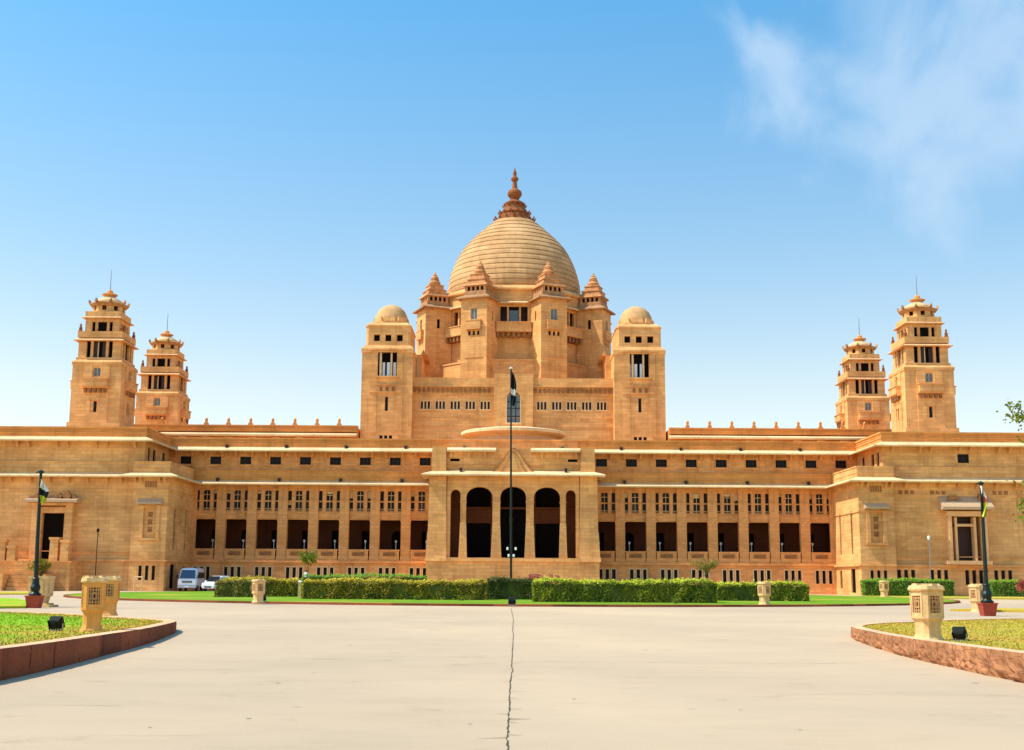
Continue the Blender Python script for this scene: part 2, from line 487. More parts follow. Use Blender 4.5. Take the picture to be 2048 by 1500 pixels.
# joints and cracks of the paving
rnd = random.Random(5)
ck = MB()
px = [(1022, 1216), (1024, 1226), (1027, 1240), (1025, 1262), (1027, 1268), (1025, 1300), (1024, 1322), (1023, 1334), (1026, 1340), (1023, 1348), (1021, 1362), (1020, 1380), (1019, 1400), (1019, 1420), (1017, 1440), (1016, 1458), (1014, 1476), (1016, 1490), (1015, 1510), (1016, 1560)]
pts = [G(*p) for p in px]
fine = []
for a, b in zip(pts, pts[1:]):
    n = max(2, int((b - a).length / .12))
    for k in range(n):
        p = a.lerp(b, k / n); fine.append((p.x + rnd.uniform(-.009, .009), p.y))
wd = [rnd.uniform(.004, .015) for _ in fine]
for i in range(len(fine) - 1):
    (x0, y0), (x1, y1) = fine[i], fine[i + 1]
    ck.quad((x0 - wd[i], y0, .004), (x0 + wd[i], y0, .004), (x1 + wd[i + 1], y1, .004), (x1 - wd[i + 1], y1, .004))
    if rnd.random() < .13:
        L_ = rnd.uniform(.05, .3) * rnd.choice((-1, 1)); dy = rnd.uniform(-.1, .1)
        ck.quad((x0, y0 - .012, .0045), (x0 + L_, y0 + dy, .0045), (x0 + L_, y0 + dy + .006, .0045), (x0, y0 + .014, .0045))
tag(ck.build('paving_crack', plain('crack_dirt', (.07, .055, .03), .95)), kind='structure')
jt = MB()
for (u0, u1, v, hw) in ((30, 1020, 1239, .02), (1030, 1700, 1240, .02), (560, 1015, 1319, .012), (1028, 1720, 1323, .014), (1035, 1150, 1359, .008), (130, 250, 1411, .01), (1560, 2040, 1388, .008), (120, 420, 1470, .004)):
    a = G(u0, v); b = G(u1, v + (u1 - u0) * .0065)
    n = 40; prev = None
    for k in range(n + 1):
        p = a.lerp(b, k / n); y = p.y + rnd.uniform(-.02, .02); h = hw * rnd.uniform(.3, 1.3)
        if prev: jt.quad((prev[0], prev[1] - prev[2], .003), (p.x, y - h, .003), (p.x, y + h, .003), (prev[0], prev[1] + prev[2], .003))
        prev = (p.x, y, h)
for (u, v, a_, b_) in ((497, 1437, .05, .02), (555, 1366, .05, .03), (1950, 1366, .07, .03), (940, 1448, .03, .012), (300, 1455, .03, .012), (1480, 1420, .03, .012), (1148, 1398, .04, .015), (700, 1290, .06, .03), (1290, 1300, .06, .03), (1600, 1460, .03, .01)):
    p = G(u, v); jt.add([(p.x + a_ * cos(q) * rnd.uniform(.6, 1.1), p.y + b_ * 3 * sin(q) * rnd.uniform(.6, 1.1), .0052) for q in [k * pi / 4 for k in range(8)]], [tuple(range(8))])
tag(jt.build('paving_joints', plain('joint_dirt', (.38, .33, .26), .95)), kind='structure')

# the round island in front of the palace
IC, IR = Vector((0.1, 118)), 40.0
LZ = .13
ci = MB()
ring = [(IC.x + IR * cos(2 * pi * k / 160), IC.y + IR * sin(2 * pi * k / 160)) for k in range(160)]
ci.sweep(ring, [(0, 0), (0, LZ + .01), (-.28, LZ + .02), (-.28, 0)], True)
tag(ci.build('kerb', kerb_d), 'low dark kerb ring around the round hedge lawn', 'kerb')
li = MB(); N = 160
rs = [0, 10, 20, 28, 33, 36, 38, IR - .285]
vs = [(IC.x + r_ * cos(2 * pi * k / N), IC.y + r_ * sin(2 * pi * k / N), LZ) for r_ in rs[1:] for k in range(N)] + [(IC.x, IC.y, LZ)]
fs = [(i * N + k, i * N + (k + 1) % N, (i + 1) * N + (k + 1) % N, (i + 1) * N + k) for i in range(len(rs) - 2) for k in range(N)] + [(len(vs) - 1, k, (k + 1) % N) for k in range(N)]
li.add(vs, fs)
tag(li.build('lawn', gr_mid), kind='structure')

ct = MB(); ct.prism([(.1 + 22 * cos(2 * pi * k / 64), 134 + 22 * sin(2 * pi * k / 64)) for k in range(64)], LZ - .05, LZ + .005)  # added paved disc, unseen behind the hedges, bounces warm light onto the facade
tag(ct.build('path', pave), kind='structure')
# near islands with raised stone kerbs
def kh(y):
    if y < 42: return .52 - max(0, y - 20.5) / 21.5 * .22
    return max(.10, .30 - (y - 42) / 15 * .2)
KL = [(-8.1, 6), (-8.25, 14), (-8.35, 20.5), (-8.5, 23.5), (-8.8, 27), (-9.25, 31.7), (-9.95, 36.4), (-10.6, 39.6), (-11.75, 42.0), (-14.5, 46), (-18.6, 52.2), (-23.1, 56.5), (-32, 60), (-42, 62)]
KR = [(8.6, 6), (8.65, 15), (8.72, 21.3), (8.85, 25.3), (9.05, 29), (9.6, 33.6), (10.5, 38.5), (12.3, 42.8), (14.8, 46.3), (17.6, 50.3), (23, 55.9), (32, 60), (42, 62)]
def island(path, s, wall_m, top_m, gm, rough, lab, seed):
    rn = random.Random(seed)
    pts = catmull(path, 26)
    y_last = -1e9; pp = []
    for p in pts:
        if p.y > y_last + .02: pp.append(p); y_last = p.y
    def inner(i, d):
        a = pp[max(i - 1, 0)]; b = pp[min(i + 1, len(pp) - 1)]
        t = (b - a).normalized(); n = Vector((t.y, -t.x)) * s
        return pp[i] + n * d
    kw = MB()
    n = len(pp)
    rows = []
    for i in range(n):
        h = kh(pp[i].y); o = pp[i]
        row = []
        m_ = 6
        for k in range(m_ + 1):
            z = (h - .02) * k / m_ if k < m_ else h
            j = 0
            if rough: j = rn.uniform(-1, 1) * (.045 if k < 4 else .012) * (1 if h > .2 else .3)
            else: j = rn.uniform(-1, 1) * .016
            q = inner(i, j + (.05 if k in (0,) and rough else 0) + (.015 if k == m_ else 0))
            row.append((q.x, q.y, z))
        rows.append(row)
    kk = len(rows[0])
    vs = [p for r in rows for p in r]
    fs = [(i * kk + k, (i + 1) * kk + k, (i + 1) * kk + k + 1, i * kk + k + 1) for i in range(n - 1) for k in range(kk - 1)]
    kw.m = 0; kw.add(vs, fs)
    kw.m = 1
    for i in range(n - 1):
        a0 = rows[i][-1]; a1 = rows[i + 1][-1]
        b0 = inner(i, .34); b1 = inner(i + 1, .34)
        kw.quad(a0, a1, (b1.x, b1.y, a1[2] + .004), (b0.x, b0.y, a0[2] + .004))
        if not rough and i % 14 == 7:
            t_ = (pp[i + 1] - pp[i]).normalized() * .012; q = inner(i, -.004)
            kw.m = 2; kw.quad((q.x - t_.x, q.y - t_.y, .01), (q.x + t_.x, q.y + t_.y, .01), (q.x + t_.x, q.y + t_.y, a0[2] - .02), (q.x - t_.x, q.y - t_.y, a0[2] - .02)); kw.m = 1
        kw.quad((b0.x, b0.y, a0[2] + .004), (b1.x, b1.y, a1[2] + .004), (b1.x, b1.y, a1[2] - .15), (b0.x, b0.y, a0[2] - .15))
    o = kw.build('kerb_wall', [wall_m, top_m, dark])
    tag(o, lab, 'kerb')
    lw = MB()
    cols = [0, .3, .8, 1.6, 3, 5, 8, 12, 18, 26, 40]
    for i in range(n - 1):
        a = inner(i, .32); b = inner(i + 1, .32)
        for c0, c1 in zip(cols, cols[1:]):
            lw.m = 1 if rn.random() < ((.95 - c0 / 2.2) if s < 0 else (.9 - c0 / 10)) else 0
            lw.quad((a.x + s * c0, a.y, kh(pp[i].y) - .03), (a.x + s * c1, a.y, kh(pp[i].y) - .03), (b.x + s * c1, b.y, kh(pp[i + 1].y) - .03), (b.x + s * c0, b.y, kh(pp[i + 1].y) - .03))
    tag(lw.build('lawn', [gm, gr_dry]), kind='structure')
    # grass blades, thickest near the viewer and along the kerb
    gb = MB()
    for _ in range(24000):
        y = rn.uniform(18, 57); 
        i = min(range(0, n, 8), key=lambda q: abs(pp[q].y - y))
        x = pp[i].x + s * (.42 + rn.random() ** 1.6 * 16)
        h = rn.uniform(.02, .05); z = kh(y) - .035; a = rn.uniform(0, pi); ww = rn.uniform(.012, .03)
        dx, dy = cos(a) * ww, sin(a) * ww; c0 = abs(x - pp[i].x) - .4
        gb.m = 1 if rn.random() < ((1 - c0 / 2.6) if s < 0 else (.9 - c0 / 11)) else 0
        gb.add([(x - dx, y - dy, z), (x + dx, y + dy, z), (x + rn.uniform(-.03, .03), y + rn.uniform(-.03, .03), z + h)], [(0, 1, 2)])
    tag(gb.build('grass', [gm, gr_dry]), kind='stuff')
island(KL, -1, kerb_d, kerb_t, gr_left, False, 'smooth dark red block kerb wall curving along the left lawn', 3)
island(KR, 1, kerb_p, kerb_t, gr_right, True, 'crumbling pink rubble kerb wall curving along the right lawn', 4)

# the further lawns at both ends of the forecourt
def patch(pxs, z, m, nm='lawn'):
    mb = MB(); ps = [G(u, v, z) for u, v in pxs]
    mb.add([(p.x, p.y, z) for p in ps], [tuple(range(len(ps)))])
    mb.M = Matrix.Identity(4)
    n = len(ps)
    for i in range(n):
        a, b = ps[i], ps[(i + 1) % n]
        mb.quad((a.x, a.y, z), (b.x, b.y, z), (b.x, b.y, 0), (a.x, a.y, 0))
    return tag(mb.build(nm, m), kind='structure')
patch([(-300, 1196), (20, 1196), (40, 1198), (62, 1203), (70, 1208), (50, 1212), (-300, 1216)], .12, gr_left)
patch([(-300, 1183), (60, 1183), (60, 1187), (-300, 1188)], .10, gr_right)
patch([(1730, 1194), (2400, 1200), (2400, 1197), (1730, 1191)], .12, gr_right)
patch([(1900, 1218), (2400, 1227), (2400, 1222), (1990, 1216)], .12, gr_right)

# =================================================================== THE PALACE
PX, PY = .25, 160.0
pal = empty('palace', (PX, PY, 0))
tag(pal, 'vast golden sandstone palace with great ribbed dome, four corner towers and arcaded wings', 'palace')

def bays(i): return 10.53 + 4.005 * i

def range_side(s):
    """the recessed arcaded range on one side of the portico"""
    X0, X1 = 10.3, 41.75
    mb = MB(s)
    ops = []
    for i in range(8):
        c = 12.2 + 3.99 * i
        for d in (-.84, 0, .84): ops.append((c + d - .225, c + d + .225, 1.35, 3.0))
    mb.wall(X0, X1, 0, 3.6, -.12, ops, .45)
    mb.box(X0, X1, -.42, .3, 3.6, 3.78); mb.box(X0, X1, -.30, .3, 3.782, 3.96)
    ops = []
    for i in range(8):
        a = bays(i)
        ops.append((a, a + 2.78, 3.962, 9.15))
        c = a + 1.39
        for d, hw in ((-1.17, .24), (0, .42), (1.17, .24)):
            ops.append((c + d - hw, c + d + hw, 10.2, 12.9, .12))
    mb.wall(X0, X1, 3.962, 14.0, .3, ops, .5)
    # lintel mouldings
    mb.box(X0, X1, .2, .298, 9.3, 9.42); mb.box(X0, X1, .2, .298, 9.95, 10.08)
    body = mb.build('arcade_range', pink_s, pal)
    # verandah room behind the arcade
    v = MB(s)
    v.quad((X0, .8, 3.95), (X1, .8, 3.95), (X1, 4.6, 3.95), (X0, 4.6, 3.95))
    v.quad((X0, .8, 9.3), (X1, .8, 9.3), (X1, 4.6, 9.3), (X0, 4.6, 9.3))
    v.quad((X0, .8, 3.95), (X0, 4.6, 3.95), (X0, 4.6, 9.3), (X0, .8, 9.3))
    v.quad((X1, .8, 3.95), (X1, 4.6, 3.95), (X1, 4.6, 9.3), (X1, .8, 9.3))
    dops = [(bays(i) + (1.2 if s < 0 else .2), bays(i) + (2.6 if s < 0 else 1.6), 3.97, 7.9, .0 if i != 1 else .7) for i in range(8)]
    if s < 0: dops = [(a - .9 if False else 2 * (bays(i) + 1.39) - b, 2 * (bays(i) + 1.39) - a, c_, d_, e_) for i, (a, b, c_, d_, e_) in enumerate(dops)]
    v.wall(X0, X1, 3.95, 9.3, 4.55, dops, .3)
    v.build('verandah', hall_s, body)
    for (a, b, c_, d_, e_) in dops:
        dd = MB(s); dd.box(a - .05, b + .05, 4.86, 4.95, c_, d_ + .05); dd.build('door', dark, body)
    # pilasters, railings, windows
    pl = MB(); pl.box(-.61, .61, -.02, .296, 3.962, 13.98); pl.box(-.68, .68, -.1, .29, 3.965, 4.5, .05, .05); pl.box(-.7, .7, -.09, .29, 9.0, 9.2); pl.box(-.68, .68, -.08, .29, 13.2, 13.5)
    p0 = pl.build('pilaster', pink_s, body)
    for i in range(9):
        x = (bays(i) - .61) * s
        if i == 8: x = 41.2 * s + (0 if s > 0 else 0)
        if i == 0: continue
        o = p0 if i == 1 else dup(p0, parent=body)
        o.location = (x, 0, 0)
        if i == 8: o.scale.x = .5; o.location.x = 41.45 * s
    bl = MB(); bl.box(-1.3, 1.22, -.12, .16, 3.965, 5.2); bl.box(-1.36, 1.28, -.18, .2, 5.202, 5.34); bl.box(-1.3, -1.1, -.17, -.122, 4.0, 5.2); bl.box(1.02, 1.22, -.17, -.122, 4.0, 5.2); bl.box(-1.098, 1.018, -.17, -.122, 4.0, 4.25)
    bl.m = 1
    bl.box(-.85, .77, -.15, -.123, 4.5, 5.02)
    for k in range(7): bl.box(-.80 + .22 * k, -.70 + .22 * k, -.19, -.152, 4.55, 4.97)
    b0 = bl.build('balustrade', [pink_s, carve_s], body)
    w3 = MB(); w3.m = 0
    for d, hw in ((-1.17, .24), (0, .42), (1.17, .24)):
        w3.m = 1; w3.box(d - hw - .02, d + hw + .02, .55, .6, 0, 2.72)
        w3.m = 0; w3.box(d - hw + .005, d + hw - .005, .36, .50, 1.24, 1.42)
        w3.box(d - hw + .005, d + hw - .005, .34, .50, .02, .14)
        w3.m = 2
        for z in (.28, .36): w3.box(d - hw + .01, d + hw - .01, .4, .44, z, z + .04)
        if hw > .3:
            w3.box(d - .03, d + .03, .48, .53, .14, 2.6); w3.box(d - hw, d + hw, .48, .53, 2.1, 2.16)
            w3.m = 0; w3.box(d - hw - .1, d - hw - .005, .24, .298, -.05, 2.78); w3.box(d + hw + .005, d + hw + .1, .24, .298, -.05, 2.78); w3.box(d - hw - .14, d + hw + .14, .22, .297, 2.785, 2.9)
        else:
            w3.m = 0; w3.box(d - hw - .07, d - hw - .005, .25, .298, -.05, 2.76); w3.box(d + hw + .005, d + hw + .07, .25, .298, -.05, 2.76)
    w0 = w3.build('gallery_window', [pink_s, glass, pale_s], body)
    sw = MB()
    for d in (-.84, 0, .84):
        sw.m = 1; sw.box(d - .24, d + .24, .3, .35, 0, 1.66)
        sw.m = 0; sw.box(d - .36, d - .228, -.16, -.122, -.05, 1.7); sw.box(d + .228, d + .36, -.16, -.122, -.05, 1.7); sw.box(d - .36, d + .36, -.155, -.122, 1.705, 1.82)
    s0 = sw.build('slit_window', [pale_s, glass], body)
    for i in range(8):
        c = (bays(i) + 1.39) * s
        for src, z in ((b0, 0), (w0, 10.2)):
            o = src if i == 0 else dup(src, parent=body)
            o.location = (c, 0, z)
        o = s0 if i == 0 else dup(s0, parent=body)
        o.location = ((12.2 + 3.99 * i) * s, 0, 1.34)
    rv = random.Random(11 + s)
    vl = MB(); vl.tube([(0, 2.2, 4.0), (0, 2.2, 6.3)], [.07, .05], 6); vl.box(-.12, .12, 2.08, 2.32, 6.3, 6.6)
    v0 = vl.build('verandah_lamp', white, body)
    for i in range(8):
        o = v0 if i == 0 else dup(v0, parent=body); o.location = ((bays(i) + (.75 if s > 0 else .8)) * s, 0, 0)
        for d, hw in ((-1.17, .24), (0, .42), (1.17, .24)):
            q = rv.random()
            if q < .5:
                hh_ = rv.choice((.35, .6, .9)); b_ = MB(); z1 = 12.85 if q < .25 else 11.4
                b_.box(-hw + .03, hw - .03, .505, .53, z1 - hh_, z1); b_.build('window_blind', pale_s if q < .3 else wood, body, loc=((bays(i) + 1.39 + d) * s, 0, 0))
    # attic storey
    at = MB(s)
    ops = [(10.82 + 3.92 * i, 12.27 + 3.92 * i, 16.3, 17.3) for i in range(9)]
    at.wall(8.4, 45.05, 15.3, 18.75, .2, ops, .35)
    for o_ in ops: at.box(o_[0] - .22, o_[1] + .22, -.02, .198, 16.02, 16.18); at.box(o_[0] - .12, o_[0] - .004, .1, .198, 16.2, 17.4); at.box(o_[1] + .004, o_[1] + .12, .1, .198, 16.2, 17.4); at.box(o_[0] - .12, o_[1] + .12, .1, .199, 17.42, 17.52)
    attic = at.build('attic_storey', pink_s, pal)
    aw = win_mesh(1.45, 1.0, (3, 2), .035, depth=.25, name='attic_window', parent=attic, fm=wood)
    br = MB(); br.prism_xz([(-.14, 0), (.14, 0), (.14, .9), (-.14, .9)], -.3, .198); br.box(-.14, .14, -.8, -.3, .5, .9); br.box(-.11, .11, -.5, -.3, .2, .5)
    k0 = br.build('bracket', pink_s, attic)
    for i in range(9):
        o = aw if i == 0 else dup(aw, parent=attic)
        o.location = ((11.545 + 3.92 * i) * s, .2, 16.3)
        for j in (-.95, 1.2):
            x = 11.545 + 3.92 * i + j
            if x > 44.8: continue
            o = k0 if (i == 0 and j < 0) else dup(k0, parent=attic)
            o.location = (x * s, 0, 17.25)
    # roof
    rf = MB(s); rf.box(8.4, 46, .3, 16.2, 18.3, 18.6)
    rf.build('roof', tan_s, attic)
    return body, attic

def palace_trim(s):
    """eaves, bands and parapets that run along the range and round the wing"""
    low = [(10.3, 0), (41.7, 0), (41.7, -11.6), (45.95, -11.6), (45.95, -11.0), (90, -11.0)]
    up = [(8.4, 0), (45.0, 0), (45.0, -11), (90, -11)]
    def rev(p): return p  # outward = right of travel: travelling +x gives -y
    def mk(name, path, profs, mat):
        mb = MB(s)
        for pr in profs: mb.sweep(path, pr)
        return mb.build(name, mat, pal)
    mk('eave', low, [eave_prof(1.35, 13.5, .55, .24, -.3)], eave_s)
    for nm_, path_, mat_ in (('parapet_band', [(10.3, 0), (41.56, 0)], red_s), ('terrace_parapet', low[1:], tan_s)): mk(nm_, path_, [[(.12, 14.0), (.12, 15.35), (-.35, 15.35), (-.35, 14.0)], [(.2, 15.352), (.2, 15.5), (-.4, 15.5), (-.4, 15.352)], [(.17, 14.62), (.17, 14.7), (.121, 14.7), (.121, 14.62)]], mat_)
    mk('eave', up, [eave_prof(1.35, 17.85, .6, .24, -.3)], eave_s)
    mk('parapet', up, [[(.1, 18.3), (.1, 19.55), (-.5, 19.55), (-.5, 18.3)], [(.22, 19.552), (.22, 19.75), (-.6, 19.75), (-.6, 19.552)], [(.18, 18.95), (.18, 19.04), (.101, 19.04), (.101, 18.95)], [(.16, 19.26), (.16, 19.33), (.101, 19.33), (.101, 19.26)]], red_s)
    sp = MB(); sp.box(-.14, .14, -.5, .02, 0, .2); sp.box(-.19, .19, -.36, .02, .2, .44)
    s0 = sp.build('drain_spout', wood, pal)
    for x_, y_, z_ in ((6.6, -6.0, 15.0), (6.4, -.3, 18.3)): dup(s0, loc=(x_ * s, y_, z_), parent=pal)
    first = True
    for x, z in [(14.1 + 7.8 * i, 18.35) for i in range(4)] + [(14.5 + 8.0 * i, 14.02) for i in range(4)]:
        o = s0 if first else dup(s0, parent=pal); first = False
        o.location = (x * s, -.1, z)

def wing(s):
    mb = MB(s)
    # front wall
    ops = []
    if s > 0:
        for u in (1812, 1878, 1948, 2006):
            c = P(u, 1150, 149).x - PX
            for d in (-.84, 0, .84): ops.append((c + d - .24, c + d + .24, 1.35, 3.1))
        ops.append((52.75, 56.35, 4.2, 9.5))
        ops.append((P(1915, 910, 149).x - PX, P(1938, 910, 149).x - PX, 16.0, 17.1))
    else:
        ops.append((53.9, 57.0, 3.4, 9.2))
    mb.wall(45.9, 90, 0, 3.6, -11.12, [o for o in ops if o[3] < 3.6], .4)
    mb.wall(45.9, 90, 3.6, 13.95, -11.0, [(o[0], o[1], max(3.6001, o[2]), o[3]) for o in ops if 3.6 < o[3] < 14], .9)
    mb.wall(45.0, 90, 13.95, 18.6, -10.95, [o for o in ops if o[3] > 14], .35)
    mb.box(45.95, 90, -11.35, -11.0, 3.5, 3.7)
    mb.box(45.95, 90, -11.06, -10.9, 9.78, 9.88); mb.box(45.95, 90, -11.1, -10.9, 11.95, 12.1)
    mb.box(45.95, 90, -11.14, -10.9, 4.6, 4.72)
    # upper return wall with two windows, seen from inside the court
    mb.M = Matrix.Translation((45.0, 0, 0)) @ Matrix.Rotation(-pi / 2, 4, 'Z')
    # local x runs toward -Y (front), local -y faces -X (the court)
    mb.wall(0, 10.95, 13.95, 18.6, 0, [(2.0, 3.3, 15.6, 17.4), (6.2, 7.5, 15.6, 17.4), (8.6, 9.6, 15.6, 17.4)], .35)
    mb.M = Matrix.Identity(4)
    # corner bay with its own front and return
    mb.m = 0
    mb.wall(41.7, 45.95, 0, 13.95, -11.6, [(43.8 + d - .2, 43.8 + d + .2, 1.3, 3.0) for d in (-.8, 0, .8)] + [(43.0, 44.5, 6.3, 9.9)], .3)
    mb.quad((45.95, -11.6, 0), (45.95, -10.9, 0), (45.95, -10.9, 13.95), (45.95, -11.6, 13.95))
    mb.M = Matrix.Translation((41.7, 0, 0)) @ Matrix.Rotation(-pi / 2, 4, 'Z')
    rops = [(2.6, 3.2, 5.0, 10.2), (7.8, 8.5, 5.0, 10.2), (2.0, 3.0, .8, 3.0), (7.0, 9.0, .3, 3.2)]
    mb.wall(.0, 11.6, 0, 13.95, 0, rops, .3)
    mb.M = Matrix.Identity(4)
    mb.box(41.4, 45.95, -11.9, -11.6, 3.5, 3.7); mb.box(41.4, 41.7, -11.6, .2, 3.5, 3.7)
    mb.box(41.6, 45.95, -11.72, -11.6, 9.95, 10.08); mb.box(41.58, 41.7, -11.6, .2, 9.95, 10.08)
    mb.box(41.6, 45.95, -11.72, -11.6, 11.98, 12.12); mb.box(41.58, 41.7, -11.6, .2, 11.98, 12.12)
    # closing volumes: backs and roofs
    mb.box(41.8, 45.0, -11.2, -.1, 13.7, 13.9)
    mb.box(45.2, 90, -10.5, 8, 18.2, 18.5)
    mb.box(45.6, 90, 7.9, 8.1, 0, 18.2)
    wg = mb.build('wing', tan_s, pal)
    # windows of the wing
    def put(w_, h, x, y, z, rz=0, panes=(1, 1), gm=glass, nm='window', d=.26):
        return win_mesh(w_, h, panes, .05, gm=gm, depth=d, name=nm, parent=wg, fm=wood, loc=(x * s, y, z)).__setattr__('rotation_euler', (0, 0, rz))
    for o in ops:
        c = (o[0] + o[1]) / 2; ww = o[1] - o[0]; hh = o[3] - max(3.6001, o[2]) if 3.6 < o[3] else o[3] - o[2]
        if o[3] < 3.6: put(ww, o[3] - o[2], c, -11.12, o[2], nm='slit_window')
        elif o[3] > 14: put(ww, o[3] - o[2], c, -10.95, o[2], panes=(2, 2))
    for d in (-.8, 0, .8): put(.4, 1.7, 43.8 + d, -11.6, 1.3, nm='slit_window')
    for o in ((2.0, 3.3), (6.2, 7.5), (8.6, 9.6)): put(o[1] - o[0], 1.8, 45.0, -(o[0] + o[1]) / 2, 15.6, -pi / 2 * s, (2, 2))
    for i, o in enumerate(rops): put(o[1] - o[0], o[3] - o[2], 41.7, -(o[0] + o[1]) / 2, o[2], -pi / 2 * s, gm=(dark if i > 1 else glass), nm='slit_window')
    # carved blind panel with a slate hood on the corner bay
    pn = MB(s)
    pn.box(43.0, 44.5, -11.4, -11.25, 6.3, 9.9)
    pn.box(42.55, 42.99, -11.78, -11.605, 6.3, 10.2); pn.box(44.51, 44.95, -11.78, -11.605, 6.3, 10.2); pn.box(42.4, 45.1, -11.85, -11.605, 6.0, 6.28)
    pn.m = 1
    for z in (7.0, 7.9, 8.8):
        pn.box(43.5, 43.62, -11.46, -11.402, z, z + .62); pn.box(43.88, 44.0, -11.46, -11.402, z, z + .62)
        pn.box(43.62, 43.88, -11.45, -11.403, z + .45, z + .6); pn.box(43.66, 43.84, -11.44, -11.404, z, z + .38)
    pn.m = 2
    pn.sweep([(42.3, -11.61), (45.2, -11.61)], [(0, 11.0), (.75, 10.5), (.75, 10.34), (0, 10.3)])
    pn.build('carved_panel', [tan_s, carve_s, grey_h], wg)
    # brackets under both eaves
    br = MB(); br.prism_xz([(-.16, 0), (.16, 0), (.16, 1.0), (-.16, 1.0)], -.25, 0); br.box(-.16, .16, -.8, -.25, .55, 1.0); br.box(-.13, .13, -.5, -.25, .25, .55)
    b0 = br.build('bracket', tan_s, wg); first = True
    spots = [(x, -10.95, 17.2) for x in (46.2, 49.6, 50.9, 54.4, 55.7, 59.2, 60.5, 64)] + [(x, -11.0, 12.85) for x in (47.6, 49.3, 51.7, 54.0, 56.3, 58.6, 61, 63.5)] + [(x, -11.6, 12.85) for x in (42.1, 42.8, 45.0, 45.7)]
    for x, y, z in spots:
        o = b0 if first else dup(b0, parent=wg); first = False
        o.location = (x * s, y, z)
    fz = MB(s)
    if s > 0:
        for x0 in (46.8, 50.6, 58.2):
            for k in range(3): fz = MB(s); fz.box(x0 + k * .7, x0 + .42 + k * .7, -11.1, -10.99, 12.2, 12.6); fz.build('carved_block', carve_s, wg)
        fz = MB(s)
    for k in range(5): fz.box(43.15 + k * .3, 43.33 + k * .3, -11.68, -11.6, 12.35, 13.1)
    fz.build('carved_frieze', carve_s, wg)
    return wg
wings = {}
for s in (-1, 1):
    range_side(s); wings[s] = wing(s)
    palace_trim(s)

# left doorway with its porch, right window bay
wl = wings[-1]
pb = MB(-1)
pb.box(53.0, 53.85, -11.9, -11.0, 3.4, 10.1); pb.box(57.05, 57.9, -11.9, -11.0, 3.4, 10.1); pb.box(52.95, 57.95, -12.0, -11.0, 10.1, 10.4)
pb.box(53.85, 54.1, -11.5, -10.8, 3.4, 9.2); pb.box(56.8, 57.05, -11.5, -10.8, 3.4, 9.2); pb.box(53.85, 57.05, -11.5, -10.8, 9.2, 9.9)
pb.m = 1; pb.sweep([(52.3, -11.02), (58.6, -11.02)], [(0, 11.2), (1.7, 10.75), (1.7, 10.45), (0, 10.42)])
pb.m = 2
for x, h, ww in ((52.9, .55, .5), (53.7, 1.05, .75), (54.6, .7, .6), (56.3, .35, .7), (57.4, .6, .6)):
    pb.prism_xz([(x - ww, 10.9), (x + ww, 10.9), (x + ww * .5, 10.9 + h * .6), (x, 10.9 + h)], -12.2, -11.6)
pb.m = 3; pb.box(54.1, 56.8, -10.7, -10.6, 3.6, 9.2)
pb.m = 0
pb.build('doorway', [tan_s, grey_h, carve_s, dark], wl)
po = MB(-1)
po.box(51.6, 62.5, -15.5, -11.2, 0, 3.3); po.box(51.4, 62.6, -15.7, -11.2, 3.3, 3.45)
for x, y, hgt in ((52.4, -15.0, 5.6), (53.7, -14.9, 5.9), (58.6, -15.0, 4.9), (59.8, -15.0, 5.6), (61.6, -15.0, 5.7)):
    po.box(x - .5, x + .5, y - .5, y + .5, 3.45, hgt, .04, .04); po.box(x - .58, x + .58, y - .58, y + .58, hgt, hgt + .28)
for k in range(7): po.box(54.4, 58.0, -15.5 - .33 * (7 - k), -15.5, .47 * k, .47 * k + .45)
po.box(53.2, 54.3, -18.6, -15.5, 0, 1.9); po.box(58.1, 59.2, -18.6, -15.5, 0, 1.9)
po.build('porch', gold_s, wl)
wr = wings[1]
bb = MB()
bb.box(52.35, 52.745, -11.9, -11.0, 3.9, 10.0, .0, .0); bb.box(56.355, 57.0, -11.9, -11.0, 3.9, 10.0); bb.box(51.9, 57.3, -12.1, -11.0, 3.75, 4.2); bb.box(52.2, 57.1, -11.95, -11.0, 9.5, 10.1)
bb.box(53.2, 53.5, -11.5, -10.5, 4.2, 9.4); bb.box(55.5, 55.8, -11.5, -10.5, 4.2, 9.4); bb.box(53.2, 55.8, -11.45, -10.5, 8.3, 8.6)
bb.m = 1; bb.sweep([(51.5, -11.02), (57.6, -11.02)], [(0, 12.0), (1.7, 10.6), (1.7, 10.3), (0, 10.2)])
bb.m = 2; bb.prism_xz([(52.2, 11.3), (53.2, 11.5), (54.2, 11.2), (53.4, 12.1), (52.8, 12.0)], -11.9, -11.2); bb.prism_xz([(56, 11.3), (57.2, 11.2), (56.9, 12.3), (56.3, 12.2)], -11.9, -11.2)
bb.m = 3; bb.box(52.7, 56.4, -10.2, -10.1, 4.2, 9.5)
bb.build('window_bay', [stone('bay_stone', (.90, .52, .25), None, .06, .2), grey_h, carve_s, wood], wr)

# ---- portico
pf = MB()
A = [(-7.85, -6.6, 4.3, 12.75, .8), (6.6, 7.85, 4.3, 12.75, .8), (-5.9, -2.58, 4.3, 13.1, 1.5), (2.58, 5.9, 4.3, 13.1, 1.5), (-1.63, 1.63, 4.3, 13.15, 1.5)]
pf.box(-10.75, 10.75, -6.3, 0, 0, 3.85); pf.box(-8.35, 8.35, -6.55, -5.9, 3.85, 4.29)
pf.wall(-8.3, 8.3, 4.3, 14.9, -6.0, A, .9)
for sg in (-1, 1):
    pf.box(*sorted((sg * 8.2, sg * 10.95)), -6.55, 0, 3.85, 4.5, .1, .1); pf.box(*sorted((sg * 8.25, sg * 10.82)), -6.42, 0, 4.5, 7.5, .14, .11)
    pf.box(*sorted((sg * 8.28, sg * 10.65)), -6.3, 0, 4.4, 14.85, .12, .12)
pf.box(-8.28, 8.28, -5.1, 0, 14.0, 14.8)
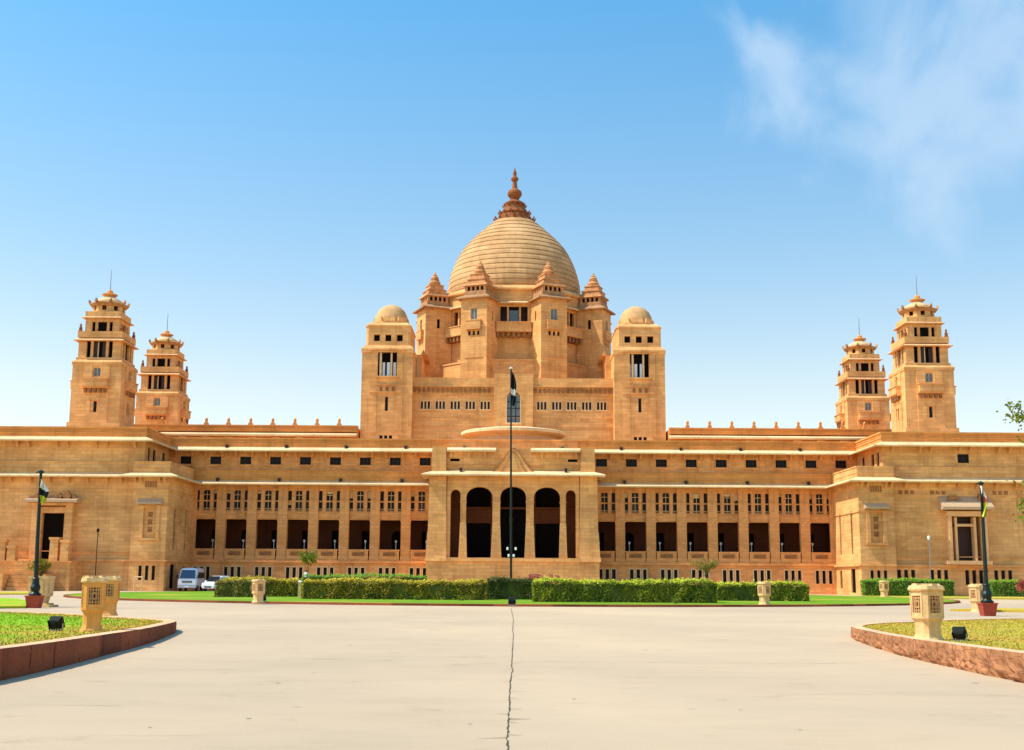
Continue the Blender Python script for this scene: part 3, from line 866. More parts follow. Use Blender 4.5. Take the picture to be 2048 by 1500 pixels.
pf.box(-8.3, 8.3, -5.1, 0, 4.1, 4.25)
prt = pf.build('portico', gold_s, pal)
cb = MB(); cb.box(-.68, .68, -6.16, -5.07, 4.302, 5.2, .06, .03); cb.box(-.62, .62, -6.13, -5.08, 5.2, 8.6, .13, .12)
ca = MB(); ca.box(-.53, .53, -6.1, -5.08, 11.15, 11.32)
a0_ = ca.build('column_band', gold_s, prt)
c0 = cb.build('column_base', gold_s, prt)
for i, x in enumerate((-6.25, -2.1, 2.1, 6.25)):
    o = c0 if i == 0 else dup(c0, parent=prt)
    o.location = (x, 0, 0); o.scale.x = 1.0 if abs(x) < 3 else .78
    o = a0_ if i == 0 else dup(a0_, parent=prt); o.location = (x, 0, 0); o.scale.x = 1.0 if abs(x) < 3 else .78
# vestibule inside
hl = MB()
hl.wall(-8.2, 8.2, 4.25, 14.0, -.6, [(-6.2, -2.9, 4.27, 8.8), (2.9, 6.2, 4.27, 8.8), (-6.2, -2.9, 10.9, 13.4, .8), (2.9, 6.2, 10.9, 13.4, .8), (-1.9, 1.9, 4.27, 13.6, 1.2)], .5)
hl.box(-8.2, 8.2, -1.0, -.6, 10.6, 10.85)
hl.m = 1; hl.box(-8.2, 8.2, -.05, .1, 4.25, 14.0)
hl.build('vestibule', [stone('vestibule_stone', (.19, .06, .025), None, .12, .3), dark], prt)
ev = MB(); ev.sweep([(-10.35, 0), (-10.35, -6.1), (10.35, -6.1), (10.35, 0)], eave_prof(1.15, 14.38, .5, .26, -.4)); ev.build('eave', eave_s, prt)
# the first path above travels -y then +x: outward (right of travel) points away from the building
pu = MB()
for sg in (-1, 1):
    pu.box(*sorted((sg * 8.45, sg * 10.3)), -6.0, .2, 14.9, 18.15, .06, .06)
pu.wall(-8.44, 8.44, 14.9, 18.0, -5.3, [(-8.0, -6.8, 16.35, 16.7), (6.9, 8.1, 16.35, 16.7)], .3)
pu.box(-8.44, 8.44, -5.2, .2, 17.8, 18.0)
for x in (-5.6, -3.6, 3.6, 5.6, -7.9, 7.9): pu.box(x - .15, x + .15, -5.7, -5.3, 16.7, 17.55)
pu.box(-8.44, 8.44, -5.42, -5.3, 15.85, 15.93)
up_ = pu.build('portico_attic', gold_s, prt)
for a in (-8.0, 6.9):
    pd = MB(); pd.box(a, a + 1.2, -5.06, -5.03, 16.3, 16.75); pd.build('slot_window', dark, prt)
e2 = MB()
for a, b in ((-8.42, -2.2), (2.2, 8.42)): e2.sweep([(a, -5.3), (b, -5.3)], eave_prof(.8, 17.5, .3, .3))
e2.build('eave', eave_s, prt)
gb = MB()
prof = []
for k in range(25):
    t = -1 + 2 * k / 24; prof.append((t * 3.1, 14.95 + 3.25 * math.exp(-(t * 2.0) ** 2 * .9) - .15))
gb.prism_xz([(-3.1, 14.9)] + prof + [(3.1, 14.9)], -6.05, -5.45)
gb.prism_xz([(-2.0, 14.9)] + [(x * .62, 14.9 + (z - 14.9) * .86) for x, z in prof] + [(2.0, 14.9)], -6.2, -6.05)
gb.m = 2
for pa, pb in zip(prof, prof[1:]):
    (xa, za), (xb, zb_) = pa, pb
    for kx, kz, yy in ((.62, .86, -6.25), (1.0, 1.0, -6.10)):
        A0 = (xa * kx, 14.9 + (za - 14.9) * kz); B0 = (xb * kx, 14.9 + (zb_ - 14.9) * kz)
        gb.prism_xz([(A0[0], A0[1] - .13), (B0[0], B0[1] - .13), (B0[0], B0[1] - .02), (A0[0], A0[1] - .02)], yy, yy + .06)
gb.m = 1
gb.prism_xz([(-.55, 15.3), (.55, 15.3), (.35, 16.3), (0, 17.3), (-.35, 16.3)], -6.28, -6.2)
gb.prism_xz([(-.35, 18.0), (.35, 18.0), (.2, 18.5), (-.2, 18.5)], -6.0, -5.5)
gb.build('carved_gable', [gold_s, tan_s, carve_s], prt)
tp = MB(); tp.sweep([(-8.45, -.2), (8.45, -.2)], [(.1, 18.0), (.1, 19.55), (-.5, 19.55), (-.5, 18.0)]); tp.sweep([(-8.45, -.2), (8.45, -.2)], [(.22, 19.552), (.22, 19.75), (-.6, 19.75), (-.6, 19.552)])
tp.build('parapet', gold_s, prt)
# small round hall on the roof behind the portico
ro = MB(); ro.lathe([(5.9, 18.0), (5.9, 21.5)], 32, 0, 12)
ro.m = 0; ro.lathe([(5.91, 21.0), (6.2, 21.25), (6.9, 21.35), (7.3, 21.55)], 48, 0, 12)
ro.m = 1; ro.lathe([(7.3, 21.55), (7.38, 21.6), (7.38, 21.95), (7.2, 22.05), (5.0, 22.4), (0, 22.7)], 48, 0, 12)
ro.m = 2
for k in range(12):
    a = R(-165 + 150 * k / 11); ro.M = Matrix.Translation((0, 12, 0)) @ Matrix.Rotation(a + pi / 2, 4, 'Z'); ro.box(-.9, .9, -5.95, -5.85, 20.3, 21.6)
ro.M = Matrix.Identity(4)
ro.build('rotunda', [stone('rotunda_stone', (.66, .40, .22), None, .08, .2), eave_s, grey_h], pal)
rf = MB(); rf.box(-8.4, 8.4, .35, 20, 18.2, 18.45); rf.box(-24, 24, 16.2, 18.1, 18.2, 18.5); rf.build('roof', tan_s, pal)

# ---- central block
wc = [4.2 + 2.22 * i for i in range(5)]
cbk = MB()
ops = [(sg * c - .68, sg * c + .68, 26.5, 27.65) for c in wc for sg in (-1, 1)]
cbk.wall(-15.2, 15.2, 18, 31.0, 20, ops, .4)
cbk.box(-15.2, 15.2, 20.6, 38, 18, 30.98)
cbk.box(-15.2, 15.2, 19.8, 20.59, 30.0, 31.2); cbk.box(-15.2, 15.2, 19.6, 20.3, 29.8, 29.99); cbk.box(-15.2, 15.2, 19.85, 20, 28.55, 28.66)
cbk.box(-15.2, 15.2, 19.93, 20, 25.2, 25.26); cbk.box(-15.2, 15.2, 19.94, 20, 23.9, 23.95)
cbk.wall(-2.9, 2.9, 18, 31.75, 19.4, [(-.98, .98, 24.5, 29.05, .9)], .6)
for sg in (-1, 1): cbk.quad((sg * 2.9, 19.4, 18), (sg * 2.9, 20.6, 18), (sg * 2.9, 20.6, 31.75), (sg * 2.9, 19.4, 31.75))
cbk.quad((-2.9, 19.4, 31.75), (2.9, 19.4, 31.75), (2.9, 22, 31.75), (-2.9, 22, 31.75))
blk = cbk.build('central_block', tan_s, pal)
tw = MB()
tw.m = 1; tw.box(-.7, .7, .34, .39, -.02, 1.17)
tw.m = 0
for x in (-.25, .25): tw.box(x - .1, x + .1, .02, .3, 0, 1.15)
tw.box(-.85, .85, -.12, -.003, -.16, -.02); tw.box(-.8, .8, -.08, -.003, 1.17, 1.28); tw.box(-.8, -.69, -.07, -.003, 0, 1.15); tw.box(.69, .8, -.07, -.003, 0, 1.15)
t0 = tw.build('triple_window', [pale_s, wood], blk); first = True
for c in wc:
    for sg in (-1, 1):
        o = t0 if first else dup(t0, parent=blk); first = False
        o.location = (sg * c, 20, 26.5)
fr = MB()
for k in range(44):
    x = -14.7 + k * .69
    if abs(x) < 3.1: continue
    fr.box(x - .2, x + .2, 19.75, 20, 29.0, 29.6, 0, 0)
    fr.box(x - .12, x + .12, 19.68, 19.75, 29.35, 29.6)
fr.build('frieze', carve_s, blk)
aw = MB(); aw.m = 1; aw.box(-1.0, 1.0, 19.95, 20.0, 24.4, 29.1)
aw.m = 0
for x in (-.33, .33): aw.box(x - .05, x + .05, 19.86, 19.948, 24.5, 28.9)
for z in (25.4, 26.6, 27.6): aw.box(-.97, .97, 19.87, 19.947, z, z + .08)
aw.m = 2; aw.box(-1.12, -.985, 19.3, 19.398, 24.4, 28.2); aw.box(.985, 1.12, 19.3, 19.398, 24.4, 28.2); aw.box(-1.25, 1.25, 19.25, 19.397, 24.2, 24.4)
aw.build('arched_window', [black_m, sky_glass, pale_s], blk)

# ---- twin pylons with little domes
def pylon(sx):
    mb = MB()
    h = 3.75
    mb.wall(-h, h, 17, 35.1, 0, [(-1.4, 1.4, 31.1, 34.6), (-.23, .23, 25.9, 28.0), (-.95, -.45, 21.6, 22.3), (-.25, .25, 21.6, 22.3), (.45, .95, 21.6, 22.3)], .75)
    mb.box(-h, h, .78, 10, 17, 35.1)
    for sg in (-1, 1): mb.quad((sg * h, 0, 17), (sg * h, .8, 17), (sg * h, .8, 35.1), (sg * h, 0, 35.1))
    # raised centre strip
    for a, b in ((-2.3, -1.45), (1.45, 2.3)): mb.box(a, b, -.1, -.002, 22.6, 34.7)
    mb.box(-2.5, 2.5, -.16, -.003, 29.7, 29.9); mb.box(-2.5, 2.5, -.16, -.003, 28.6, 28.72)
    mb.box(-1.7, 1.7, -.3, -.102, 30.8, 31.08); mb.box(-2.7, 2.7, -.3, -.101, 34.9, 35.05)
    c = [(-h, 0), (h, 0), (h, 10), (-h, 10)]
    mb.sweep(c, [(.12, 34.6), (.12, 35.2), (-.4, 35.75), (-.6, 35.75), (-.6, 34.6)], True)
    h2 = 3.3
    y0 = .5
    mb.wall(-h2 + .35, h2 - .35, 35.1, 38.8, y0, [(d - .45, d + .45, 36.4, 37.4) for d in (-1.7, 0.0, 1.7)], .5)
    mb.prism([(-h2 + .35, y0 + .52), (h2 - .35, y0 + .52), (h2, y0 + .8), (h2, 9.0), (h2 - .4, 9.4), (-h2 + .4, 9.4), (-h2, 9.0), (-h2, y0 + .8)], 35.1, 38.8)
    for sg in (-1, 1):
        mb.quad((sg * (h2 - .35), y0, 35.1), (sg * h2, y0 + .4, 35.1), (sg * h2, y0 + .4, 38.8), (sg * (h2 - .35), y0, 38.8))
        mb.quad((sg * h2, y0 + .4, 35.1), (sg * h2, y0 + .8, 35.1), (sg * h2, y0 + .8, 38.8), (sg * h2, y0 + .4, 38.8))
    mb.sweep([(-h2 + .35, y0), (h2 - .35, y0), (h2, y0 + .4), (h2, 9.0), (-h2, 9.0), (-h2, y0 + .4)], [(.1, 38.6), (.1, 38.85), (-.5, 39.3), (-.9, 39.3), (-.9, 38.6)], True)
    mb.M = Matrix.Translation((0, 4.6, 0))
    mb.prism(octo(2.75), 39.2, 39.75, .96)
    for k in range(8):
        mb.M = Matrix.Translation((0, 4.6, 0)) @ Matrix.Rotation(R(45 * k), 4, 'Z')
        mb.box(-.9, .9, -2.7, -2.2, 39.7, 40.5, .2, .1)
    mb.M = Matrix.Identity(4)
    p = mb.build('pylon_tower', tan_s, pal, loc=(sx, 18, 0))
    d = MB(); d.lathe([(2.5, 39.7), (2.52, 40.4), (2.36, 41.1), (2.0, 41.8), (1.5, 42.3), (.8, 42.65), (0, 42.78)], 32, 0, 4.6)
    d.build('small_dome', dome_s, p, smooth=True)
    wn = MB(); wn.m = 1; wn.box(-1.42, 1.42, .70, .76, 31.08, 34.62)
    wn.m = 0; wn.box(-1.15, -.85, .1, .45, 31.1, 34.6) ; wn.box(.45, .72, .1, .45, 31.1, 34.6)
    wn.m = 2  # pale strips in the lower part of the opening
    for a, b in ((-.75, -.38), (-.1, .36), (.82, 1.25)) if sx < 0 else ((-1.35, -1.17), (-.72, -.3), (.1, .42)): wn.box(a, b, .52, .6, 31.12, 33.2)
    wn.build('loggia_window', [pale_s, dark, pale_blue], p)
    for i, dx in enumerate((-1.7, 0, 1.7)): win_mesh(.9, 1.0, (1, 1), .04, depth=.35, name='square_window', parent=p, loc=(dx, y0, 36.4), gm=dark)
    win_mesh(.46, 2.1, (1, 1), .03, depth=.3, name='slit_window', parent=p, loc=(0, 0, 25.9))
    for dx in (-.7, 0, .7): win_mesh(.5, .7, (1, 1), .03, depth=.3, name='vent_window', parent=p, loc=(dx, 0, 21.6))
    fz = MB()
    for k in range(5): fz.box(-1.95 + k * .9, -1.55 + k * .9, -.09, -.004, 28.85, 29.45)
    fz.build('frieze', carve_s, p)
pylon(-18.65); pylon(18.55)
# low buttress wings behind the pylons
for sg in (-1, 1):
    bt = MB()
    bt.box(*sorted((sg * 14.0, sg * 14.85)), 24, 38, 30, 35.4); bt.sweep([(sg * 14.2, 24), (sg * 14.2 + .01, 38)] if sg > 0 else [(sg * 14.2, 38), (sg * 14.2 + .01, 24)], [(.0, 35.4), (-.9, 35.4), (-.4, 36.2)])
    bt.build('buttress', tan_s, pal)

# ---- rear ranges with rooftop finials
for s in (-1, 1):
    mb = MB(s)
    mb.box(22.6, 62, 17.5, 30, 16, 23.3); mb.box(22.6, 62, 16.4, 17.5, 22.55, 23.28); mb.box(22.6, 62, 16.3, 17.6, 23.3, 23.5)
    mb.box(22.6, 62, 16.33, 16.4, 22.95, 23.03)
    rr = mb.build('rear_range', red_s, pal)
    e = MB(s); e.sweep([(22.6, 16.45), (62, 16.45)], eave_prof(1.2, 21.75, .45, .32, -.6)); e.build('eave', eave_s, rr)
    fn = MB(); fn.prism(sq(.3), 0, .28); fn.prism(sq(.19), .28, .75, .8); fn.lathe([(.2, .72), (.22, .85), (.12, 1.02), (0, 1.12)], 10)
    f0 = fn.build('finial', red_s, rr)
    for i in range(9):
        o = f0 if i == 0 else dup(f0, parent=rr)
        o.location = ((25.3 + 3.22 * i) * s, 16.8, 23.5)
    wv = MB(s)
    for k in range(9): wv.box(24 + k * 3.3, 25.2 + k * 3.3, 17.3, 17.49, 20.4, 21.5)
    wv.build('clerestory_windows', dark, rr)
    for k in range(10): cr = MB(s); cr.prism_xz([(24.5 + k * 3.1, 19.7), (25.9 + k * 3.1, 19.7), (25.6 + k * 3.1, 20.0), (24.8 + k * 3.1, 20.0)], 1.0, 2.0); cr.build('roof_crest', red_s, pal)

# ---- the drum, its eight turrets and the dome
DY = 40.0
dr = MB()
dr.prism(octo(13.4), 29, 35.3); dr.sweep(octo(13.4), [(.1, 35.0), (.1, 35.3), (-.3, 35.3), (-.3, 35.0)], True)
AP = 11.6
for k in range(8):
    dr.M = Matrix.Rotation(R(45 * k), 4, 'Z')
    hw = AP * math.tan(pi / 8)
    dr.wall(-hw, hw, 35.2, 47.2, -AP, [(-2.15, 2.15, 41.3, 44.3)], .4)
    dr.quad((-hw, -9.6, 41.25), (hw, -9.6, 41.25), (hw, -9.6, 44.5), (-hw, -9.6, 44.5))
    dr.quad((-2.15, -AP + .4, 41.3), (2.15, -AP + .4, 41.3), (2.15, -9.6, 41.3), (-2.15, -9.6, 41.3))
dr.M = Matrix.Identity(4)
dr.sweep(octo(AP), [(.35, 46.6), (.5, 46.75), (.5, 46.95), (0, 47.5), (-1.5, 47.5), (-1.5, 46.6)], True)
drum = dr.build('dome_drum', tan_s, pal, loc=(0, DY, 0))
lg = MB()
lg.box(-2.75, 2.75, -AP - 1.3, -AP + .2, 39.75, 41.2); lg.box(-2.85, 2.85, -AP - 1.4, -AP + .25, 41.2, 41.34)
for x in (-.95, .95): lg.box(x - .14, x + .14, -AP + .0, -AP + .35, 41.35, 44.28)
lg.box(-2.14, 2.14, -AP + .02, -AP + .33, 44.0, 44.28)
lg.m = 1; lg.sweep([(-2.6, -AP), (2.6, -AP)], eave_prof(.9, 44.35, .3, .26))
lg.m = 2
for k in range(7): lg.box(-2.65 + k * .82, -2.3 + k * .82, -AP - 1.1, -AP, 38.9, 39.74)
lg.m = 3; lg.box(-.75, .75, -AP + 1.0, -AP + 1.1, 41.4, 43.6)
lg.m = 4; lg.box(-2.14, 2.14, -AP + 1.8, -AP + 1.95, 41.32, 44.4)
l0 = lg.build('loggia', [tan_s, eave_s, carve_s, sky_glass, wood], drum)
for k in range(1, 8): dup(l0, rz=R(45 * k), parent=drum)
# turret
tb = MB(); h = 2.2
for k in range(4):
    tb.M = Matrix.Rotation(R(90 * k), 4, 'Z')
    ops = [(-.55, .55, 41.1, 42.95, .25), (-.95, -.55, 38.7, 39.4), (-.2, .2, 38.7, 39.4), (.55, .95, 38.7, 39.4)] if k in (0,) else ([(-.25, .25, 41.3, 42.8)] if k in (1, 3) else [])
    tb.wall(-h, h, 29.5, 44.6, -h, ops, .35)
    if k == 0:
        tb.box(-1.25, 1.25, -h - .45, -h - .002, 39.6, 40.95); tb.box(-1.32, 1.32, -h - .52, -h - .003, 40.95, 41.08)
        tb.box(-1.5, 1.5, -h - .1, -h - .002, 35.2, 35.3)
tb.M = Matrix.Identity(4)
tb.box(-h + .5, h - .5, -h + .5, h - .5, 29.5, 44.5)
tur = tb.build('drum_turret', tan_s, pal)
te = MB(); te.sweep(sq(h - .1), eave_prof(.75, 44.4, .55, .28, -.3), True)
te.sweep(sq(h - .35), [(.0, 45.0), (.0, 45.7), (-1.8, 45.7), (-1.8, 45.0)], True)
te.build('eave', stone('weathered_eave', (.55, .30, .15), None, .2, .4), tur)
tr = MB()
for k in range(4):
    tr.M = Matrix.Rotation(R(90 * k), 4, 'Z')
    tr.wall(-1.75, 1.75, 45.7, 46.7, -1.75, [(-1.35 + q * .75, -.9 + q * .75, 45.85, 46.55) for q in range(4)], .3)
tr.M = Matrix.Identity(4)
tr.prism(sq(2.05), 46.65, 46.95, .93)
z = 46.95
for hw, dz in ((1.72, .85), (1.36, .9), (1.0, .9), (.66, .75)):
    if hw > 1.2: tr.prism(sq(hw), z, z + .2, .97); tr.prism(sq(hw - .17), z + .2, z + dz - .12, .93); tr.prism(sq(hw - .12), z + dz - .12, z + dz)
    else: tr.lathe([(hw * .95, z), (hw * 1.12, z + .1), (hw * 1.12, z + .2), (hw * .8, z + .28), (hw * .95, z + dz * .55), (hw * .86, z + dz * .8), (hw * .6, z + dz)], 14)
    z += dz
tr.lathe([(.3, z - .02), (.36, z + .2), (.15, z + .4), (.12, z + .6), (0, z + .8)], 10)
tr.m = 1; tr.box(-1.45, 1.45, -1.45, 1.45, 45.7, 46.6)
tr.build('turret_roof', [spire_s if False else stone('turret_stone', (.74, .36, .15), None, .3, .45), dark], tur)
win_mesh(1.1, 1.85, (2, 1), .07, depth=.22, name='arched_window', parent=tur, loc=(0, -h, 41.1), fm=pale_s, gm=sky_glass)
tv = MB(); tv.box(-1.0, 1.0, -h + .3, -h + .34, 38.65, 39.45); tv.build('vent', dark, tur)
tsd = MB()
for sg in (-1, 1): tsd.box(*sorted((sg * (h - .33), sg * (h - .3))), -.3, .3, 41.25, 42.85)
tsd.build('side_windows', dark, tur)
for k in range(8):
    a = R(22.5 + 45 * k)     # 0 = toward the camera, turning clockwise seen from above
    o = tur if k == 0 else dup(tur, parent=pal)
    o.location = (14.0 * sin(a), DY - 14.0 * cos(a), 0); o.rotation_euler = (0, 0, a)
    
dm = MB()
key = [(10.75, 47.0), (11.0, 48.5), (10.95, 49.4), (10.7, 50.8), (10.3, 52.2), (9.75, 53.7), (8.85, 55.5), (7.7, 57.0), (6.3, 58.4), (5.0, 59.6), (3.9, 60.6), (3.3, 61.1)]
def interp(z):
    for (r0, z0), (r1, z1) in zip(key, key[1:]):
        if z0 <= z <= z1: return r0 + (r1 - r0) * (z - z0) / (z1 - z0)
    return key[-1][0]
prof = []
NR = 16; z0, z1 = 47.0, 61.1
for i in range(NR):
    za = z0 + (z1 - z0) * i / NR; zb = z0 + (z1 - z0) * (i + 1) / NR
    ra, rb = interp(za), interp(zb); 
    # each course steps in over the one below it
    prof += [(ra - .10, za), (ra + .11, za + .05), (ra + .12 + (rb - ra) * .45, za + (zb - za) * .5), (rb + .06, zb - .02)]
dm.lathe(prof + [(0, 61.1)], 72)
dome = dm.build('dome', dome_s, pal, loc=(0, DY, 0), smooth=False)
sp = MB()
sp.lathe([(3.5, 60.7), (3.4, 61.2), (2.9, 61.5), (2.85, 61.9), (2.45, 62.2), (2.6, 62.6), (2.25, 62.9), (1.9, 63.4), (1.85, 63.8), (1.6, 63.9), (1.75, 64.4), (1.1, 64.8), (.8, 65.0), (.75, 65.3), (1.15, 65.8), (1.25, 66.2), (1.1, 66.6), (.7, 66.9), (.5, 67.1), (.42, 67.7), (.36, 68.3), (.62, 68.6), (.66, 68.9), (.4, 69.1), (.28, 69.4), (.34, 69.8), (.2, 70.2), (.08, 70.6), (0, 71.0)], 24)
for lvl, (r_, z_, n_, hh) in enumerate(((3.3, 61.0, 16, .95), (2.55, 62.2, 14, .8), (1.8, 63.5, 12, .7))):
    for k in range(n_):
        sp.M = Matrix.Rotation(2 * pi * (k + .5 * lvl) / n_, 4, 'Z')
        sp.add([(-.3, -r_ + .2, z_), (.3, -r_ + .2, z_), (.2, -r_ - .28, z_ + hh * .6), (-.2, -r_ - .28, z_ + hh * .6), (0, -r_ - .3, z_ + hh), (0, -r_ + .1, z_ + hh * .6)],
               [(0, 1, 2, 3), (3, 2, 4), (0, 3, 4, 5), (1, 5, 4, 2), (0, 5, 1)])
sp.M = Matrix.Identity(4)
sp.build('finial', spire_s, dome)

# ---- four corner towers
def tower():
    mb = MB()
    def face(k): mb.M = Matrix.Rotation(R(90 * k), 4, 'Z')
    h = 3.3
    for k in range(4):
        face(k)
        mb.wall(-h, h, 16, 30.2, -h, [(-.24, .24, 23.3, 24.8), (-.5, .5, 28.1, 29.35, .25)], .4)
        mb.box(-1.75, -.6, -h - .12, -h - .001, 20, 29.6); mb.box(.6, 1.75, -h - .12, -h - .001, 20, 29.6)
        mb.box(-.595, .595, -h - .119, -h - .001, 20, 23.2); mb.box(-.595, .595, -h - .119, -h - .001, 24.9, 26.5)
        mb.box(-1.6, 1.6, -h - .75, -h - .125, 26.7, 27.7); mb.box(-1.7, 1.7, -h - .85, -h - .125, 27.7, 27.85); mb.box(-1.8, 1.8, -h - .5, -h - .125, 26.5, 26.7)
        h2 = 2.85
        mb.wall(-h2, h2, 30.2, 33.3, -h2, [(-1.75, -1.2, 30.8, 33.0), (-.85, .85, 30.8, 33.0), (1.2, 1.75, 30.8, 33.0)], .35)
        h3 = 2.3
        mb.wall(-h3, h3, 33.6, 36.5, -h3, [(-1.4, -.95, 34.5, 35.8), (-.62, .62, 34.5, 35.8), (.95, 1.4, 34.5, 35.8)], .35)
    mb.M = Matrix.Identity(4)
    mb.prism(sq(3.55), 16, 21.9)
    mb.sweep(sq(3.3), [(.1, 29.7), (.12, 30.1), (-.35, 30.55), (-.6, 30.55), (-.6, 29.7)], True)
    mb.sweep(sq(2.9), [(.1, 33.5), (.12, 34.35), (-.3, 34.35), (-.3, 33.5)], True)
    mb.sweep(sq(3.0), [(.05, 30.5), (.05, 30.75), (-.3, 30.75), (-.3, 30.5)], True)
    mb.sweep(sq(2.25), [(.12, 36.6), (.12, 37.25), (-.3, 37.3), (-.8, 37.3), (-.8, 36.6)], True)
    for k in range(8):
        mb.M = Matrix.Rotation(R(45 * k), 4, 'Z')
        hw = 2.0 * math.tan(pi / 8)
        mb.wall(-hw, hw, 37.2, 38.4, -2.0, [(-.3, .3, 37.55, 38.15)], .2)
    mb.M = Matrix.Identity(4)
    mb.box(-3.0, 3.0, -3.0, 3.0, 33.0, 33.3); mb.box(-2.4, 2.4, -2.4, 2.4, 33.3, 33.65)
    t = mb.build('corner_tower', tan_s, pal)
    e = MB(); e.sweep(sq(2.8), eave_prof(.62, 33.0, .36, .16, -.2), True); e.sweep(sq(2.25), eave_prof(.5, 36.25, .3, .15, -.2), True)
    e.build('eave', stone('tower_eave_stone', (.90, .56, .30), None, .1, .35), t)
    tt = MB()
    tt.sweep(octo(2.0), [(-.3, 38.15), (.15, 38.15), (.42, 38.5), (.42, 38.62), (.2, 38.7), (-.3, 38.9)], True)
    for k in range(8):
        tt.M = Matrix.Rotation(R(45 * k + 22.5), 4, 'Z')
        r_ = 2.0 / cos(pi / 8)
        tt.add([(-.2, -r_ - .2, 38.6), (.2, -r_ - .2, 38.6), (.22, -r_ - .55, 38.7), (-.22, -r_ - .55, 38.7), (0, -r_ - .6, 39.15), (0, -r_ - .25, 39.05)],
               [(0, 1, 2, 3), (3, 2, 4), (0, 3, 4, 5), (1, 5, 4, 2), (0, 5, 1)])
    tt.M = Matrix.Identity(4)
    tt.build('flared_cornice', stone('cornice_stone', (.55, .27, .11), None, .25, .4), t)
    d = MB(); d.lathe([(1.95, 38.7), (1.75, 39.1), (1.3, 39.4), (.8, 39.65), (.62, 39.9), (0, 39.95)], 24)
    d.build('small_dome', stone('pale_dome', (.80, .55, .28), None, .1, .3), t, smooth=True)
    k_ = MB(); k_.lathe([(.5, 39.8), (1.0, 39.95), (1.05, 40.1), (.6, 40.25), (.4, 40.3), (.42, 40.5), (.28, 40.7), (.12, 40.8), (0, 40.85)], 18)
    k_.build('finial', red_s, t)
    rd = MB(); rd.tube([(0, 0, 40.7), (0, 0, 42.3), (0.02, 0, 43.6)], [.07, .055, .035], 6); rd.build('lightning_rod', metal, t)
    pn = MB(); pn.box(-.22, .22, -.22, .22, 0, .15); pn.lathe([(.2, .12), (.24, .5), (.12, .75), (.16, .9), (0, 1.2)], 8)
    f0 = pn.build('corner_finial', spire_s, t)
    for i, (x, y) in enumerate(((-2.75, -2.75), (2.75, -2.75), (2.75, 2.75), (-2.75, 2.75))):
        o = f0 if i == 0 else dup(f0, parent=t); o.location = (x, y, 34.35)
    for k in range(4):
        M = Matrix.Rotation(R(90 * k), 4, 'Z')
        if k == 0:
            w1 = win_mesh(1.0, 1.25, (2, 1), .07, depth=.25, name='arched_window', parent=t, gm=sky_glass, fm=pale_s)
            w2 = win_mesh(.48, 1.5, (1, 1), .03, depth=.25, name='slit_window', parent=t, fm=pale_s)
            lw = MB(); lw.m = 1; lw.box(-1.8, 1.8, .38, .42, 30.75, 33.05); lw.m = 0; lw.box(-.3, -.18, .2, .37, 30.82, 32.98)
            lw.m = 2; lw.box(-.8, -.32, .25, .3, 30.82, 32.9); lw.box(.3, .8, .27, .3, 30.82, 32.9)
            w3 = lw.build('loggia_window', [pale_s, dark, wood], t)
            lw = MB(); lw.box(-1.45, 1.45, .38, .42, 34.45, 35.85); w4 = lw.build('upper_window', dark, t)
            bk = MB()
            for q in range(5): bk.box(-1.45 + q * .65, -1.15 + q * .65, -.5, -.13, 25.9, 26.5)
            w5 = bk.build('balcony_bracket', carve_s, t)
            ow = (w1, w2, w3, w4, w5)
        for src, (x, y, z) in zip(ow, ((0, -3.3, 28.1), (0, -3.3, 23.3), (0, -2.85, 0), (0, -2.3, 0), (0, -3.3, 0))):
            o = src if k == 0 else dup(src, parent=t)
            o.location = M @ Vector((x, y, z)); o.rotation_euler = (0, 0, R(90 * k))
    return t
t0 = tower()
for i, (x, y) in enumerate(((-55.9, 5.3), (-55.8, 33.3), (55.7, 5.3), (55.6, 33.3))):
    o = t0 if i == 0 else dup(t0, parent=pal)
    o.location = (x, y, 0)

